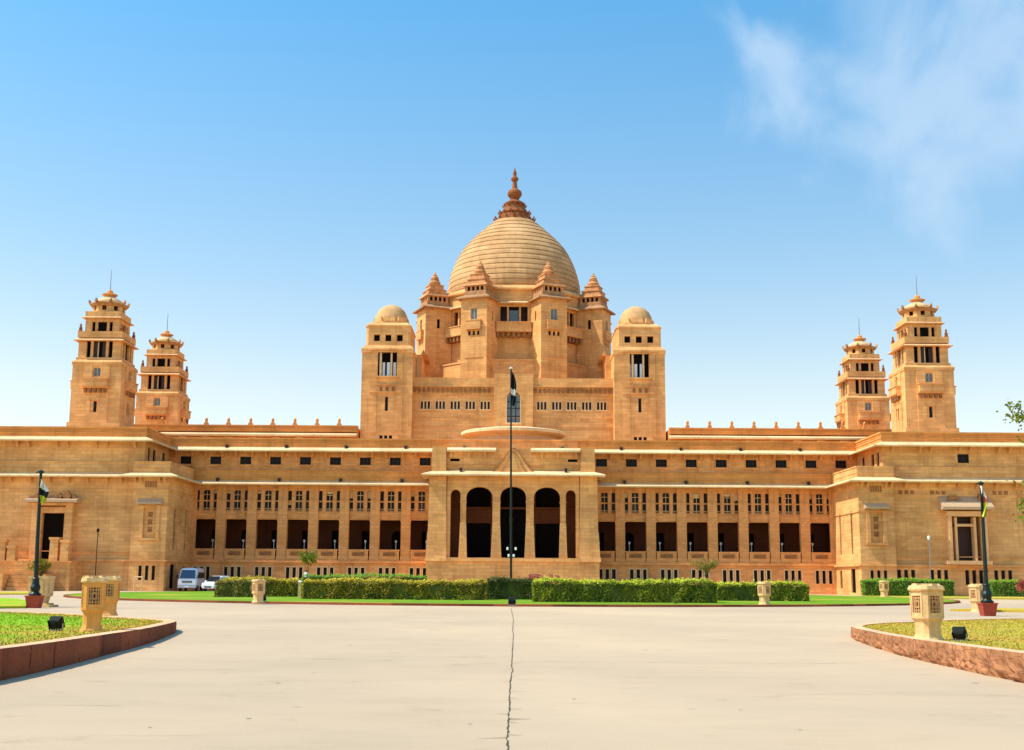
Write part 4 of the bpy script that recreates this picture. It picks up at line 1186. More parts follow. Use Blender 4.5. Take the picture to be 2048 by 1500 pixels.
# =================================================================== PLANTS
def leaf(mb, c, s, rn, nb=None):
    a = Vector((rn.gauss(0, 1), rn.gauss(0, 1), rn.gauss(0, 1))).normalized()
    if nb: a = (a * .55 + Vector(nb)).normalized()
    b = a.orthogonal().normalized(); c2 = a.cross(b)
    t = rn.uniform(0, 2 * pi); u = (b * cos(t) + c2 * sin(t)) * s; v_ = (c2 * cos(t) - b * sin(t)) * s * .55
    c = Vector(c)
    mb.add([c - u, c + v_, c + u, c - v_], [(0, 1, 2, 3)])
def hedge(x0, x1, y0, y1, z0, h, mat, lab, seed, ls=.085, dens=170, rnd_end=True, name='hedge'):
    rn = random.Random(seed)
    root = empty(name, ((x0 + x1) / 2, (y0 + y1) / 2, z0))
    tag(root, lab, 'hedge')
    L_, D_ = (x1 - x0) / 2, (y1 - y0) / 2
    core = MB()
    nx = max(4, int(L_ * 2 / .35)); ny = 5; nz_ = 5
    # displaced rounded box of twigs and inner leaves
    def pt(u, v, w_):
        x = (-1 + 2 * u) * (L_ - .2); y = (-1 + 2 * v) * (D_ - .22); z = w_ * (h - .2)
        e = .22
        dx = min(1, (L_ - abs(x)) / .35); 
        k = .05 * sin(x * 5.1 + z * 3) + .05 * sin(x * 2.3 + y * 4 + 1)
        if w_ > .99: z += k * .9 - (.14 if dx < .5 else 0)
        y += (k if v in (0, 1) else 0)
        return (x, y, z)
    def grid(f, n, m):
        vs = [f(i / n, j / m) for i in range(n + 1) for j in range(m + 1)]
        core.add(vs, [(i * (m + 1) + j, (i + 1) * (m + 1) + j, (i + 1) * (m + 1) + j + 1, i * (m + 1) + j + 1) for i in range(n) for j in range(m)])
    grid(lambda a, b: pt(a, 0, b), nx, nz_); grid(lambda a, b: pt(a, 1, b), nx, nz_); grid(lambda a, b: pt(a, b, 1), nx, ny)
    grid(lambda a, b: pt(0, a, b), ny, nz_); grid(lambda a, b: pt(1, a, b), ny, nz_)
    core.build('twigs', lf_drk, root)
    lv = MB()
    def wob(x, z): return .11 * sin(x * 1.9 + z * 1.7 + seed) + .08 * sin(x * 4.7 - z * 3 + seed * 2) + .10 * sin(x * .6 + seed) + .05 * sin(x * 11 + z * 7)
    n = int(dens * 2 * L_ * h)
    for _ in range(n):
        x = rn.uniform(-L_, L_); z = h * rn.random() ** .85; e = max(0, 1 - (L_ - abs(x)) / .4)
        zt = h - e * e * .3
        z = min(z, zt)
        y = -D_ + abs(rn.gauss(0, .10)) - wob(x, z) * .8 + e * e * .35 + (.12 * ((z / h) ** 4)) + .06 * (1 - z / h)
        leaf(lv, (x, y, z), ls * rn.uniform(.6, 1.3), rn, (0, -.6, .1 + .5 * (z / h) ** 3))
    n = int(dens * 2 * L_ * 2 * D_ * .8)
    for _ in range(n):
        x = rn.uniform(-L_, L_); y = rn.uniform(-D_, D_); e = max(0, 1 - (L_ - abs(x)) / .4)
        leaf(lv, (x, y, h - e * e * .3 + wob(x, y) * .7 - abs(rn.gauss(0, .05)) + (rn.random() < .06) * rn.uniform(0, .12)), ls * rn.uniform(.6, 1.3), rn, (-.1, -.15, .9))
    for sg in (-1, 1):
        for _ in range(int(dens * 2 * D_ * h)):
            leaf(lv, (sg * (L_ - abs(rn.gauss(0, .06)) - .03), rn.uniform(-D_, D_), rn.uniform(0, h)), ls * rn.uniform(.6, 1.3), rn)
    for _ in range(int(L_ * 14)):
        leaf(lv, (rn.uniform(-L_, L_), rn.uniform(-D_ - .15, -D_ + .2), rn.uniform(0, .2)), ls * 1.1, rn)
    lv.build('foliage', mat, root)
    lit_tops = MB()  # brighter top leaves: sunlight on the hedge top put into the leaf colour
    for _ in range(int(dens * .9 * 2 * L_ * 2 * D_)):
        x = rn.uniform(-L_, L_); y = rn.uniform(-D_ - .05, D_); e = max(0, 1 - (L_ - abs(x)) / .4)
        leaf(lit_tops, (x, y, h - e * e * .3 + wob(x, y) * .7 + rn.gauss(.02, .05) + (rn.random() < .08) * rn.uniform(0, .16) - (.1 if y < -D_ + .05 else 0)), ls * rn.uniform(.5, 1.1), rn, (-.1, -.15, .8))
    lit_tops.build('sun_tinted_tops', {'leaves_yellow_green': lit_yel, 'leaves_bright_green': lit_grn, 'leaves_green': lit_mid, 'leaves_olive': lit_yel}.get(mat.name, mat), root)
    return root
lit_yel = leaf_mat('sun_tinted_yellow', (.50, .38, .02), (.85, .66, .04), .8)  # sunlit versions of the hedge leaf colours, for the top layer
lit_grn = leaf_mat('sun_tinted_lime', (.50, .55, .02), (.80, .78, .04), .8)
lit_mid = leaf_mat('sun_tinted_green', (.22, .45, .02), (.40, .60, .03), .8)
def hz(u0, u1, vb, vt, depth, mat, lab, seed, z0=LZ, **k):
    a = G(u0, vb, z0); b = G(u1, vb, z0); y = (a.y + b.y) / 2
    xa = P(u0, vb, y).x; xb = P(u1, vb, y).x
    h = P((u0 + u1) / 2, vt, y).z - z0
    return hedge(xa, xb, y, y + depth, z0, h, mat, lab, seed, **k)
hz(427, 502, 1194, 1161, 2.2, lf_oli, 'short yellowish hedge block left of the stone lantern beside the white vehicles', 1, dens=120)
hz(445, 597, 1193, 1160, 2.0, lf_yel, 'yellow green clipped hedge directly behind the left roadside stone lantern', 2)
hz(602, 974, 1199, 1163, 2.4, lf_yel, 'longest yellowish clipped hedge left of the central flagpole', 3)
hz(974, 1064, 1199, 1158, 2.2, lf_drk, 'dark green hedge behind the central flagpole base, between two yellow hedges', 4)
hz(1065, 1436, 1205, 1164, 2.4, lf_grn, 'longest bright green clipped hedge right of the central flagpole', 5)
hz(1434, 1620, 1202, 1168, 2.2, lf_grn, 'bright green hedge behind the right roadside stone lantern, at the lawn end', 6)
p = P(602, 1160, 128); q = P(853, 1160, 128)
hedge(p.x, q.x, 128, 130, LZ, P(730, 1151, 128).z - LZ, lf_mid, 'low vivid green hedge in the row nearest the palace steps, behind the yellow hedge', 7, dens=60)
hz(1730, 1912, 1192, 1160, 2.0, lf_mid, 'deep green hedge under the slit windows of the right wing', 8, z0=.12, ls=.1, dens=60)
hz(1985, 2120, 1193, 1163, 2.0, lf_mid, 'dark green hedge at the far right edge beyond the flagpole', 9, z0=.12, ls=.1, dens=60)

def bush(u, v, Y, w_, h, mat, lab, seed, n=900, ls=.1, base=None, cat='shrub', flat=False, name='shrub', zc=None):
    rn = random.Random(seed)
    c = P(u, v, Y); z = c.z if base is None else base
    root = empty(name, (c.x, Y, z)); tag(root, lab, cat)
    st = MB()
    for k in range(5):
        a = rn.uniform(0, 2 * pi); st.tube([(0, 0, 0), (cos(a) * w_ * .2, sin(a) * w_ * .2, h * .35), (cos(a) * w_ * .35, sin(a) * w_ * .35, h * .7)], [.03, .02, .01], 5)
    st.build('stem', bark, root)
    lv = MB()
    cl = [(rn.gauss(0, .36) * w_ * .5, rn.gauss(0, .36) * w_ * .5, h * rn.uniform(.3, .85), rn.uniform(.22, .42) * w_ * .6) for _ in range(14)]
    for _ in range(n):
        x, y, zz, r_ = rn.choice(cl)
        d = Vector((rn.gauss(0, 1), rn.gauss(0, 1), rn.gauss(0, .8))).normalized() * r_ * rn.uniform(.6, 1)
        zz = max(.02, zz + d.z)
        leaf(lv, (x + d.x, y + d.y, min(zz, h)), ls * rn.uniform(.6, 1.3), rn)
    lv.build('foliage', mat, root)
    return root
pk = G(1066, 1200, LZ)
bush(1066, 1180, 108, 3.0, P(1066, 1149, 108).z - LZ, lf_pnk, 'pink flowering shrub rising behind the right end of the dark hedge', 21, 2600, .10, LZ)
bush(2046, 1180, 136, 2.2, P(2046, 1158, 136).z - .05, lf_pnk, 'pink shrub at the right edge behind the far green hedge', 22, 700, .1, 0)
for (u, v, lab) in ((835, 1200, 'tiny pale weed tuft at the foot of the long yellow hedge'), (925, 1201, 'broad pale weed tuft near the right end of the long yellow hedge'), (1352, 1207, 'pale weed tuft at the foot of the long bright green hedge'), (672, 1197, 'sparse weed tuft at the foot of the long yellow hedge, leftmost of the tufts')):
    c = G(u, v, LZ)
    bush(u, v, c.y, .9, .35, lf_grn, lab, int(u), 160, .06, LZ, cat='plant', name='weed_tuft')

def tree(x, y, z0, h, cr, mat, lab, seed, n, ls, spread=.5, tr=.1, lean=0, cz=.72, name='tree', flat=.7, limbs=7, extra=()):
    rn = random.Random(seed)
    root = empty(name, (x, y, z0)); tag(root, lab, 'tree')
    tk = MB()
    top = Vector((lean, 0, h * cz))
    tk.tube([(0, 0, 0), (lean * .3, .02, h * .25), (lean * .6, -.02, h * .45), tuple(top)], [tr, tr * .8, tr * .65, tr * .35], 8)
    tips = []
    for k in range(limbs):
        a = 2 * pi * k / limbs + rn.uniform(-.4, .4); s0 = top * rn.uniform(.55, .95)
        e = Vector((lean + cos(a) * cr * rn.uniform(.5, .95), sin(a) * cr * rn.uniform(.5, .95), h * cz + rn.uniform(-.25, .9) * cr * flat))
        m = s0.lerp(e, .5) + Vector((0, 0, .12 * cr))
        tk.tube([s0, m, e], [tr * .4, tr * .25, tr * .08], 6)
        tips += [(m, .3), (e, .42), (m.lerp(e, .5), .36)]
        for j in range(2):
            e2 = m + Vector((rn.gauss(0, .3) * cr, rn.gauss(0, .3) * cr, rn.uniform(0, .4) * cr)); tk.tube([m, e2], [tr * .18, tr * .05], 5); tips.append((e2, .34))
    far = []
    for e in extra:
        e = Vector(e) - Vector((x, y, z0)); s0 = top * .8; m = s0.lerp(e, .55) + Vector((0, 0, .25))
        tk.tube([s0, m, m.lerp(e, .6), e], [tr * .35, tr * .2, tr * .1, tr * .04], 6)
        for q in range(5):
            b0 = m.lerp(e, .5 + .1 * q); b1 = b0 + Vector((rn.gauss(0, .22) - .05, rn.gauss(0, .2), rn.gauss(0, .2))); tk.tube([b0, b1], [tr * .07, tr * .02], 5); far += [b1, e]
    tk.build('trunk', bark, root)
    lv = MB()
    for _ in range(len(far) * 15):
        c = rn.choice(far); leaf(lv, c + Vector((rn.gauss(0, .13), rn.gauss(0, .13), rn.gauss(0, .07))), ls * rn.uniform(.5, 1.1), rn)
    for _ in range(n):
        c, r_ = rn.choice(tips); d = Vector((rn.gauss(0, 1), rn.gauss(0, 1), rn.gauss(0, .7))) * r_ * cr * spread
        leaf(lv, c + d, ls * rn.uniform(.6, 1.4), rn)
    lv.build('crown', mat, root)
    return root
c = P(617, 1108, 120)
tree(c.x, 120, LZ, P(617, 1092, 120).z - LZ, 1.0, lf_grn, 'small round tree with yellow green crown before the left arcade', 31, 1100, .085, .42, .05, cz=.76)
c = P(1412, 1160, 122)
tree(c.x, 122, LZ, P(1412, 1104, 122).z - LZ, 1.45, lf_oli, 'thin sparse tree with olive crown before the right arcade', 32, 950, .085, .38, .06, cz=.7, flat=.5)
tree(17.2, 33, .1, 7.2, 2.9, lf_grn, 'leafy tree at the right edge whose branch tips reach into view', 34, 5200, .07, .3, .16, cz=.62, lean=.3, limbs=9, extra=(P(2028, 812, 33), P(2042, 835, 32.6), P(2054, 1005, 33), P(2052, 1035, 33.3)))

# =================================================================== LANTERNS, POLES, LAMPS
def lantern(mat, lab, loc, rz, sc_=1.0, wd=.88):
    root = empty('stone_lantern', loc, rz)
    tag(root, lab, 'stone lantern', 'stone lanterns around the forecourt')
    def och(h, c): return [(-h + c, -h), (h - c, -h), (h, -h + c), (h, h - c), (h - c, h), (-h + c, h), (-h, h - c), (-h, -h + c)]
    b = MB()
    def ring(hs):
        k = 8; vs = []
        for h, z in hs: vs += [(x, y, z) for x, y in och(h, h * .32)]
        fs = [(i * k + a, i * k + (a + 1) % k, (i + 1) * k + (a + 1) % k, (i + 1) * k + a) for i in range(len(hs) - 1) for a in range(k)]
        fs += [tuple(range(k))[::-1], tuple(range((len(hs) - 1) * k, len(hs) * k))]
        b.add(vs, fs)
    ring([(.41, 0), (.40, .03), (.36, .07), (.325, .16), (.32, .34), (.335, .46), (.38, .53), (.42, .555), (.42, .60)])
    b.build('pedestal', mat, root)
    b = MB()
    H_, W_ = .40, .29
    for k in range(4):
        b.M = Matrix.Rotation(R(90 * k), 4, 'Z')
        b.wall(-W_, W_, .60, 1.25, -H_, [(-.2, .2, .70, 1.14, .0)], .08)
        b.box(-W_, -W_ + .04, -H_ - .02, -H_ - .001, .60, 1.25); b.box(W_ - .04, W_, -H_ - .02, -H_ - .001, .60, 1.25)
        b.quad((W_, -H_, .60), (H_, -W_, .60), (H_, -W_, 1.25), (W_, -H_, 1.25))
    b.M = Matrix.Identity(4)
    b.build('lamp_house', mat, root)
    lt = MB()
    for k in range(4):
        lt.M = Matrix.Rotation(R(90 * k), 4, 'Z')
        lt.m = 1; lt.box(-.21, .21, -.30, -.285, .68, 1.16)
        lt.m = 0
        for x in (-.15, -.06, .06, .15): lt.box(x - .022, x + .022, -.365, -.322, .701, 1.139)
        for z in (.76, .86, .98, 1.08): lt.box(-.199, .199, -.36, -.325, z - .016, z + .016)
        lt.box(-.10, .10, -.375, -.366, .82, .85); lt.box(-.10, .10, -.375, -.366, .99, 1.02); lt.box(-.10, -.07, -.375, -.366, .85, .99); lt.box(.07, .10, -.375, -.366, .85, .99)
    lt.M = Matrix.Identity(4)
    lt.build('stone_lattice', [stone('lattice_' + mat.name, (.62, .34, .16), None, .2, .3), wood], root)
    b = MB(); ring([(.40, 1.251), (.46, 1.27), (.475, 1.31), (.45, 1.36), (.44, 1.39), (.36, 1.41)])
    for k in range(8):
        a = R(45 * k); b.M = Matrix.Translation((cos(a) * .37, sin(a) * .37, 0)) @ Matrix.Rotation(a, 4, 'Z'); b.box(-.07, .07, -.12, .12, 1.375, 1.45, .02, .03)
    b.M = Matrix.Identity(4)
    b.build('cap', lant_p, root)
    root.scale = (sc_ * wd, sc_ * wd, sc_)
    return root
def gz(u, v, z=None):
    """spot on the raised near lawns"""
    z = .35
    for _ in range(12):
        p = G(u, v, z); z = kh(p.y) - .03
    return G(u, v, z)
def place_l(mat, lab, u, vb, vt, z=None, rz=.3, wd=.82):
    p = gz(u, vb) if z is None else G(u, vb, z)
    top = P(u, vt, p.y).z
    return lantern(mat, lab, p, rz, (top - p.z) / 1.44, wd)
place_l(lant_s, 'orange stone lantern nearest on the left lawn, just behind the dark kerb', 183, 1262, 1152, rz=.4, wd=.70)
place_l(lant_s, 'stone lantern half hidden behind the nearest left lantern', 217, 1231, 1152, rz=.2, wd=.78)
place_l(lant_p, 'pale carved stone lantern nearest on the right lawn by the crumbling kerb', 1857, 1280, 1168, rz=.35)
place_l(lant_p, 'worn stone lantern beside the red box of the right flagpole', 1957, 1224, 1168, z=0, rz=.5)
place_l(lant_p, 'small far lantern in front of the hedge below the right wing', 1769, 1194, 1161, z=.1, rz=.3)
place_l(lant_p, 'stone lantern on the round lawn before the left yellow hedge', 516, 1205, 1158, z=LZ, rz=.6)
place_l(lant_p, 'stone lantern on the round lawn before the right green hedge', 1529, 1209, 1163, z=LZ, rz=.6)

# planter with a shrub at the left
c = G(80, 1214, 0)
pt_ = empty('stone_planter', c)
tag(pt_, 'weathered pale stone planter pedestal behind the left flagpole', 'planter')
hh = P(80, 1152, c.y).z
m = MB(); m.prism(sq(.75), 0, .12); m.prism(sq(.55), .12, .22); m.prism(sq(.33), .22, hh * .35, 1.25); m.build('pedestal', lant_p, pt_)
m = MB(); m.prism(sq(.5), hh * .35, hh - .14, 1.04); m.prism(sq(.56), hh - .139, hh)
for k in range(4):
    m.M = Matrix.Rotation(R(90 * k), 4, 'Z'); m.box(-.3, .3, -.56, -.5, hh * .45, hh - .25)
m.build('bowl', lant_p, pt_)
bush(82, 1150, c.y, 1.5, P(80, 1119, c.y).z - hh + .05, lf_yel, 'rounded shrub growing in the stone planter behind the left flagpole', 41, 1500, .06, hh - .03)

def cloth_flag(root, x, y, z0, z1, cols, w_, seed):
    """furled flag hanging in folds along the pole"""
    rn = random.Random(seed); mb = MB(); n = 22; m_ = 10
    vs = []
    for i in range(n + 1):
        t = i / n; z = z1 + (z0 - z1) * t
        for j in range(m_ + 1):
            s_ = j / m_
            wd_ = w_ * (.35 + .65 * sin(pi * min(1, t * .8 + .1)) ** .7)
            vs.append((x + .05 + s_ * wd_ + .03 * sin(t * 9 + s_ * 5), y - .1 - .12 * sin(s_ * 9 + t * 4) , z - s_ * .35 * (1 - t) + .04 * sin(s_ * 14)))
    fs = [(i * (m_ + 1) + j, i * (m_ + 1) + j + 1, (i + 1) * (m_ + 1) + j + 1, (i + 1) * (m_ + 1) + j) for i in range(n) for j in range(m_)]
    k = len(cols)
    for q, f in enumerate(fs):
        mb.m = min(k - 1, int((q // m_) / n * k)); o = len(mb.v)
        mb.add([vs[a] for a in f], [(0, 1, 2, 3)])
    return mb.build('flag', cols, root, smooth=True)
fl_r = plain('flag_red', (.50, .10, .06), .8, 0, .1); fl_y = plain('flag_yellow_green', (.50, .52, .05), .8, 0, .1)
fl_w = plain('flag_white', (.75, .72, .66), .8, 0, .1); fl_k = plain('flag_black', (.02, .02, .02), .8, 0, .1)
def flagpole(base, top, lab, r0, lean=(0, 0), box=True, cap=True):
    root = empty('flagpole', base); tag(root, lab, 'flagpole', 'flagpoles with furled flags')
    h = top
    b0 = 0.0
    if box:
        m = MB(); m.prism(sq(.29), 0, .6, 1.3); m.prism(sq(.41), .601, .66)
        m.build('base_box', redbox, root); b0 = .66
        m = MB(); m.lathe([(.3, b0), (.34, b0 + .06), (.26, b0 + .12), (.2, b0 + .2), (.24, b0 + .3), (.27, b0 + .45), (.2, b0 + .6), (.17, b0 + .85), (.2, b0 + .9), (.16, b0 + .95)], 12)
        m.build('pole_foot', green_m, root); b0 += .9
    m = MB(); m.tube([(0, 0, max(0, b0 - .05)), (lean[0] * .5, lean[1] * .5, h * .5), (lean[0], lean[1], h)], [r0, r0 * .85, r0 * .6], 10)
    m.tube([(lean[0] * .33, 0, h * .33), (lean[0] * .34, 0, h * .34)], [r0 * 1.25, r0 * 1.25], 10)
    m.build('pole', green_m, root)
    m = MB(); m.M = Matrix.Translation((lean[0], lean[1], 0)); m.lathe([(r0 * .7, h - .05), (r0 * 1.4, h), (r0 * 1.4, h + .07), (r0 * .4, h + .12), (0, h + .18)], 10)
    if box: m.box(-.25, 0, -.03, .03, h - .02, h + .04)
    m.build('pole_cap', green_m if box else lampglass, root)
    return root
b = G(68, 1216, 0); h = P(82, 945, b.y).z
f = flagpole(b, h, 'dark green flagpole on a red box at the left of the forecourt', .125, lean=(P(82, 945, b.y).x - b.x - .0, 0))
tx = P(82, 945, b.y).x - b.x
cloth_flag(f, tx * .86, 0, P(0, 1006, b.y).z, P(0, 958, b.y).z, [fl_w, fl_k, fl_y], .42, 1)
b = G(1976, 1232, 0); h = P(1962, 968, b.y).z
f = flagpole(b, h, 'dark green flagpole on a red box at the right of the forecourt', .115, lean=(P(1962, 968, b.y).x - b.x, 0))
tx = P(1962, 968, b.y).x - b.x
cloth_flag(f, tx * .9 - .15, 0, P(1962, 1033, b.y).z, P(1962, 972, b.y).z, [fl_w, fl_r, fl_y, fl_y], .36, 2)
yb = 100.0; b = P(1022, 1190, yb); b.z = LZ; h = P(1022, 737, yb).z - LZ
f = flagpole(b, h, 'tall slender flagpole standing behind the hedges at the centre', .10, lean=(P(1022, 737, yb).x - b.x, 0), box=False)
cloth_flag(f, -.15, 0, P(1022, 812, yb).z - LZ, P(1022, 742, yb).z - LZ, [fl_k, fl_k, fl_k, fl_w, fl_k, fl_k], .42, 3)
m = MB()
for x, z in ((-.3, P(0, 1094, yb).z), (.36, P(0, 1094, yb).z), (-.2, P(0, 1108, yb).z), (.2, P(0, 1108, yb).z)):
    m.M = Matrix.Translation((x, -.15, z)); m.m = 0; m.lathe([(.04, -.12), (.09, -.08), (.09, .08), (.04, .12)], 10); m.m = 1; m.box(-.02, .02, 0, .15, -.02, .02)
m.M = Matrix.Identity(4); m.build('lamp_cluster', [lampglass, black_m], f)

def thin_lamp(u, vb, vt, Y, lab, headm, col):
    bb_ = P(u, vb, Y); z0 = 0.0; root = empty('garden_lamp', (bb_.x, Y, z0)); tag(root, lab, 'lamp post')
    h = P(u, vt, Y).z
    m = MB(); m.tube([(0, 0, 0), (0, 0, h * .5), (0, 0, h - .3)], [.06, .05, .045], 8); m.build('pole', col, root)
    m = MB(); m.lathe([(.05, h - .45), (.14, h - .4), (.17, h - .05), (.1, h), (0, h + .05)], 10); m.build('lamp_head', headm, root)
    m = MB(); m.tube([(0, 0, h - .55), (.12, 0, h - .7), (.2, 0, h - .95)], .025, 6); m.build('bracket', col, root)
thin_lamp(190, 1160, 1057, 143, 'thin black garden lamp before the left wing wall', black_m, black_m)
thin_lamp(1861, 1150, 1072, 143, 'thin garden lamp with white head before the right wing wall', lampglass, metal)

def floodlight(p, rz, lab, k=1.0, tilt=.9):
    root = empty('floodlight', p, rz); tag(root, lab, 'floodlight', 'black ground floodlights')
    m = MB(); m.box(-.16, .16, -.08, .08, 0, .04); m.box(-.25, -.225, -.03, .03, .02, .26); m.box(.225, .25, -.03, .03, .02, .26); m.box(-.25, .25, -.03, .03, .0401, .06)
    m.build('bracket', metal, root)
    m = MB(); m.M = Matrix.Translation((0, 0, .27)) @ Matrix.Rotation(tilt, 4, 'X')
    m.box(-.22, .22, -.2, .2, -.02, .12, .0, .0)
    m.add([(-.22, -.2, -.02), (.22, -.2, -.02), (.22, .2, -.02), (-.22, .2, -.02), (-.12, -.1, -.2), (.12, -.1, -.2), (.12, .1, -.2), (-.12, .1, -.2)], [(0, 1, 5, 4), (1, 2, 6, 5), (2, 3, 7, 6), (3, 0, 4, 7), (4, 5, 6, 7)])
    for q in range(5): m.box(-.2 + q * .09, -.18 + q * .09, -.16, .16, -.2, -.1)
    m.build('housing', black_m, root)
    m = MB(); m.M = Matrix.Translation((0, 0, .27)) @ Matrix.Rotation(tilt, 4, 'X'); m.box(-.19, .19, -.17, .17, .121, .13); m.build('glass', lampglass, root)
    root.scale = (k,) * 3
floodlight(gz(112, 1262), -.2, 'black floodlight on the left lawn, beside the nearest orange lantern', .7, -1.15)
floodlight(gz(1920, 1282), -.7, 'black floodlight on the right lawn, tilted up beside the pale lantern', .62, -.9)
floodlight(G(1024, 1211, LZ), .1, 'twin black floodlight at the lawn edge in line with the paving crack', 1.0, -1.0)
floodlight(G(525, 1204, LZ), .2, 'black floodlight at the foot of the left round lawn lantern', 1.0, -1.0)

def post(u, vb, vt, lab, z=LZ, w_=.12, Y=None):
    p = G(u, vb, z); h = P(u, vt, p.y).z - z
    root = empty('marker_post', p); tag(root, lab, 'post')
    m = MB(); m.prism(sq(w_), 0, h - .15, .9); m.build('shaft', lant_p, root)
    m = MB(); m.prism(sq(w_ * 1.3), h - .15, h - .06); m.prism(sq(w_ * 1.2), h - .06, h, .5); m.build('cap', white, root)
post(599, 1196, 1161, 'short white stone post in the gap between the two left hedges')
# pale pipe rail by the left corner bay
c = P(270, 1183, 147); m0 = empty('pipe_rail', (c.x, 146.5, 0)); tag(m0, 'pale low pipe rail standing at the left wing corner', 'rail')
m = MB(); m.tube([(0, 0, 0), (0, 0, 1.6)], .07, 8); m.tube([(.9, 0, 0), (.9, 0, 1.6)], .07, 8); m.build('upright', pale_s, m0)
m = MB(); m.tube([(-.06, 0, 1.65), (.96, 0, 1.65)], .07, 8); m.build('crossbar', pale_s, m0)

# =================================================================== VEHICLES
def wheel(parent, x, y, r_, w_):
    m = MB(); m.M = Matrix.Translation((x, y, r_)) @ Matrix.Rotation(pi / 2, 4, 'Y')
    m.lathe([(r_ * .55, -w_ / 2), (r_ * .95, -w_ / 2), (r_, -w_ / 3), (r_, w_ / 3), (r_ * .95, w_ / 2), (r_ * .55, w_ / 2)], 20)
    o = m.build('wheel', tyre, parent)
    m = MB(); m.M = Matrix.Translation((x, y, r_)) @ Matrix.Rotation(pi / 2, 4, 'Y'); m.lathe([(0, -w_ * .35), (r_ * .54, -w_ * .4), (r_ * .54, w_ * .4), (0, w_ * .35)], 14)
    m.build('rim', metal, o)
def loft(mb, secs):
    """closed side-to-side sections along the length: each (y, half widths at z levels)"""
    k = None; vs = []
    for y, pr in secs:
        ring = [(x, y, z) for x, z in pr] + [(-x, y, z) for x, z in reversed(pr)]
        k = len(ring); vs += ring
    n = len(secs)
    fs = [(i * k + a, i * k + (a + 1) % k, (i + 1) * k + (a + 1) % k, (i + 1) * k + a) for i in range(n - 1) for a in range(k)]
    fs += [tuple(range(k)), tuple(range((n - 1) * k, n * k))[::-1]]
    mb.add(vs, fs)
vp = P(382, 1184, 151)
van = empty('minibus', (vp.x, 149, 0), R(4)); tag(van, 'white minibus facing the forecourt in the shade of the left wing', 'minibus')
m = MB()
def vprof(k, zt, zb=.55): return [(1.0 * k, zb), (1.12 * k, zb + .25), (1.14 * k, 1.35), (1.08 * k, 1.5), (1.0 * k, zt - .28), (.88 * k, zt - .08), (.6 * k, zt)]
loft(m, [(-.12, [(.85, .6), (.98, .75), (1.0, .9), (1.0, 1.0), (.98, 1.1), (.94, 1.2), (.85, 1.25)]), (0, [(1.0, .55), (1.1, .75), (1.12, 1.1), (1.1, 1.25), (1.06, 1.38), (1.0, 1.45), (.9, 1.5)]), (.3, vprof(1.0, 1.75)), (.62, vprof(1.0, 2.45)), (.85, vprof(1.0, 2.72)), (1.4, vprof(1.0, 2.8)), (5.2, vprof(1.0, 2.8)), (5.5, vprof(.96, 2.6))])
m.build('body', van_w, van, smooth=False)
m = MB(); m.add([(-.9, -.0, 1.52), (.9, -.0, 1.52), (.8, .62, 2.5), (-.8, .62, 2.5), (-.9, -.06, 1.52), (.9, -.06, 1.52), (.8, .55, 2.52), (-.8, .55, 2.52)], [(0, 1, 2, 3), (4, 5, 6, 7), (0, 1, 5, 4), (1, 2, 6, 5), (2, 3, 7, 6), (3, 0, 4, 7)])
m.build('windscreen', plain('windscreen_glass', (.03, .05, .10), .05, 0, .9), van)
m = MB(); m.box(-.6, .6, -.16, -.11, 1.0, 1.22)
for z in (1.04, 1.12): m.m = 1; m.box(-.58, .58, -.175, -.161, z, z + .03)
m.build('grille', [black_m, metal], van)
for sg in (-1, 1):
    m = MB(); m.box(*sorted((sg * .68, sg * .98)), -.14, .0, .95, 1.18, .02, .0); m.build('headlight', lampglass, van)
    m = MB(); m.box(*sorted((sg * 1.16, sg * 1.34)), .15, .25, 1.55, 1.95); m.box(*sorted((sg * 1.0, sg * 1.17)), .18, .22, 1.6, 1.66); m.build('wing_mirror', black_m, van)
    m = MB()
    for q in range(3): m.box(*sorted((sg * 1.10, sg * 1.155)), 1.3 + q * 1.3, 2.4 + q * 1.3, 1.55, 2.25, 0, 0)
    m.build('side_window', glass, van)
m = MB(); m.box(-1.08, 1.08, -.25, .1, .4, .72); m.m = 1; m.box(-.25, .25, -.262, -.251, .5, .64); m.build('bumper', [plain('bumper_grey', (.45, .46, .5), .5), white], van)
for x in (-.95, .95):
    for y in (.95, 4.3): wheel(van, x, y, .38, .24)
cp = P(430, 1184, 146)
car = empty('car', (cp.x, 142.5, 0), R(-14)); tag(car, 'white car half hidden behind the left end of the hedge', 'car')
m = MB()
def cprof(zt, zb=.4, k=1.0): return [(.82 * k, zb), (.9 * k, zb + .2), (.93 * k, zb + .45), (.9 * k, zb + .62), (.80 * k, zb + .66), (.72 * k, zt - .1), (.6 * k, zt)]
loft(m, [(-.05, [(.7, .45), (.8, .6), (.82, .7), (.8, .8), (.75, .85), (.7, .9), (.6, .92)]), (.3, cprof(1.12)), (1.1, cprof(1.2)), (1.75, cprof(1.75)), (2.2, cprof(1.85)), (3.7, cprof(1.85)), (4.1, cprof(1.6)), (4.2, cprof(1.1, k=.95))])
m.build('body', van_w, car)
m = MB(); m.add([(-.74, 1.05, 1.22), (.74, 1.05, 1.22), (.62, 1.7, 1.78), (-.62, 1.7, 1.78), (-.74, 1.0, 1.24), (.74, 1.0, 1.24), (.62, 1.65, 1.8), (-.62, 1.65, 1.8)], [(4, 5, 6, 7), (0, 1, 5, 4), (1, 2, 6, 5), (2, 3, 7, 6), (3, 0, 4, 7), (0, 1, 2, 3)]); m.build('windscreen', glass, car)
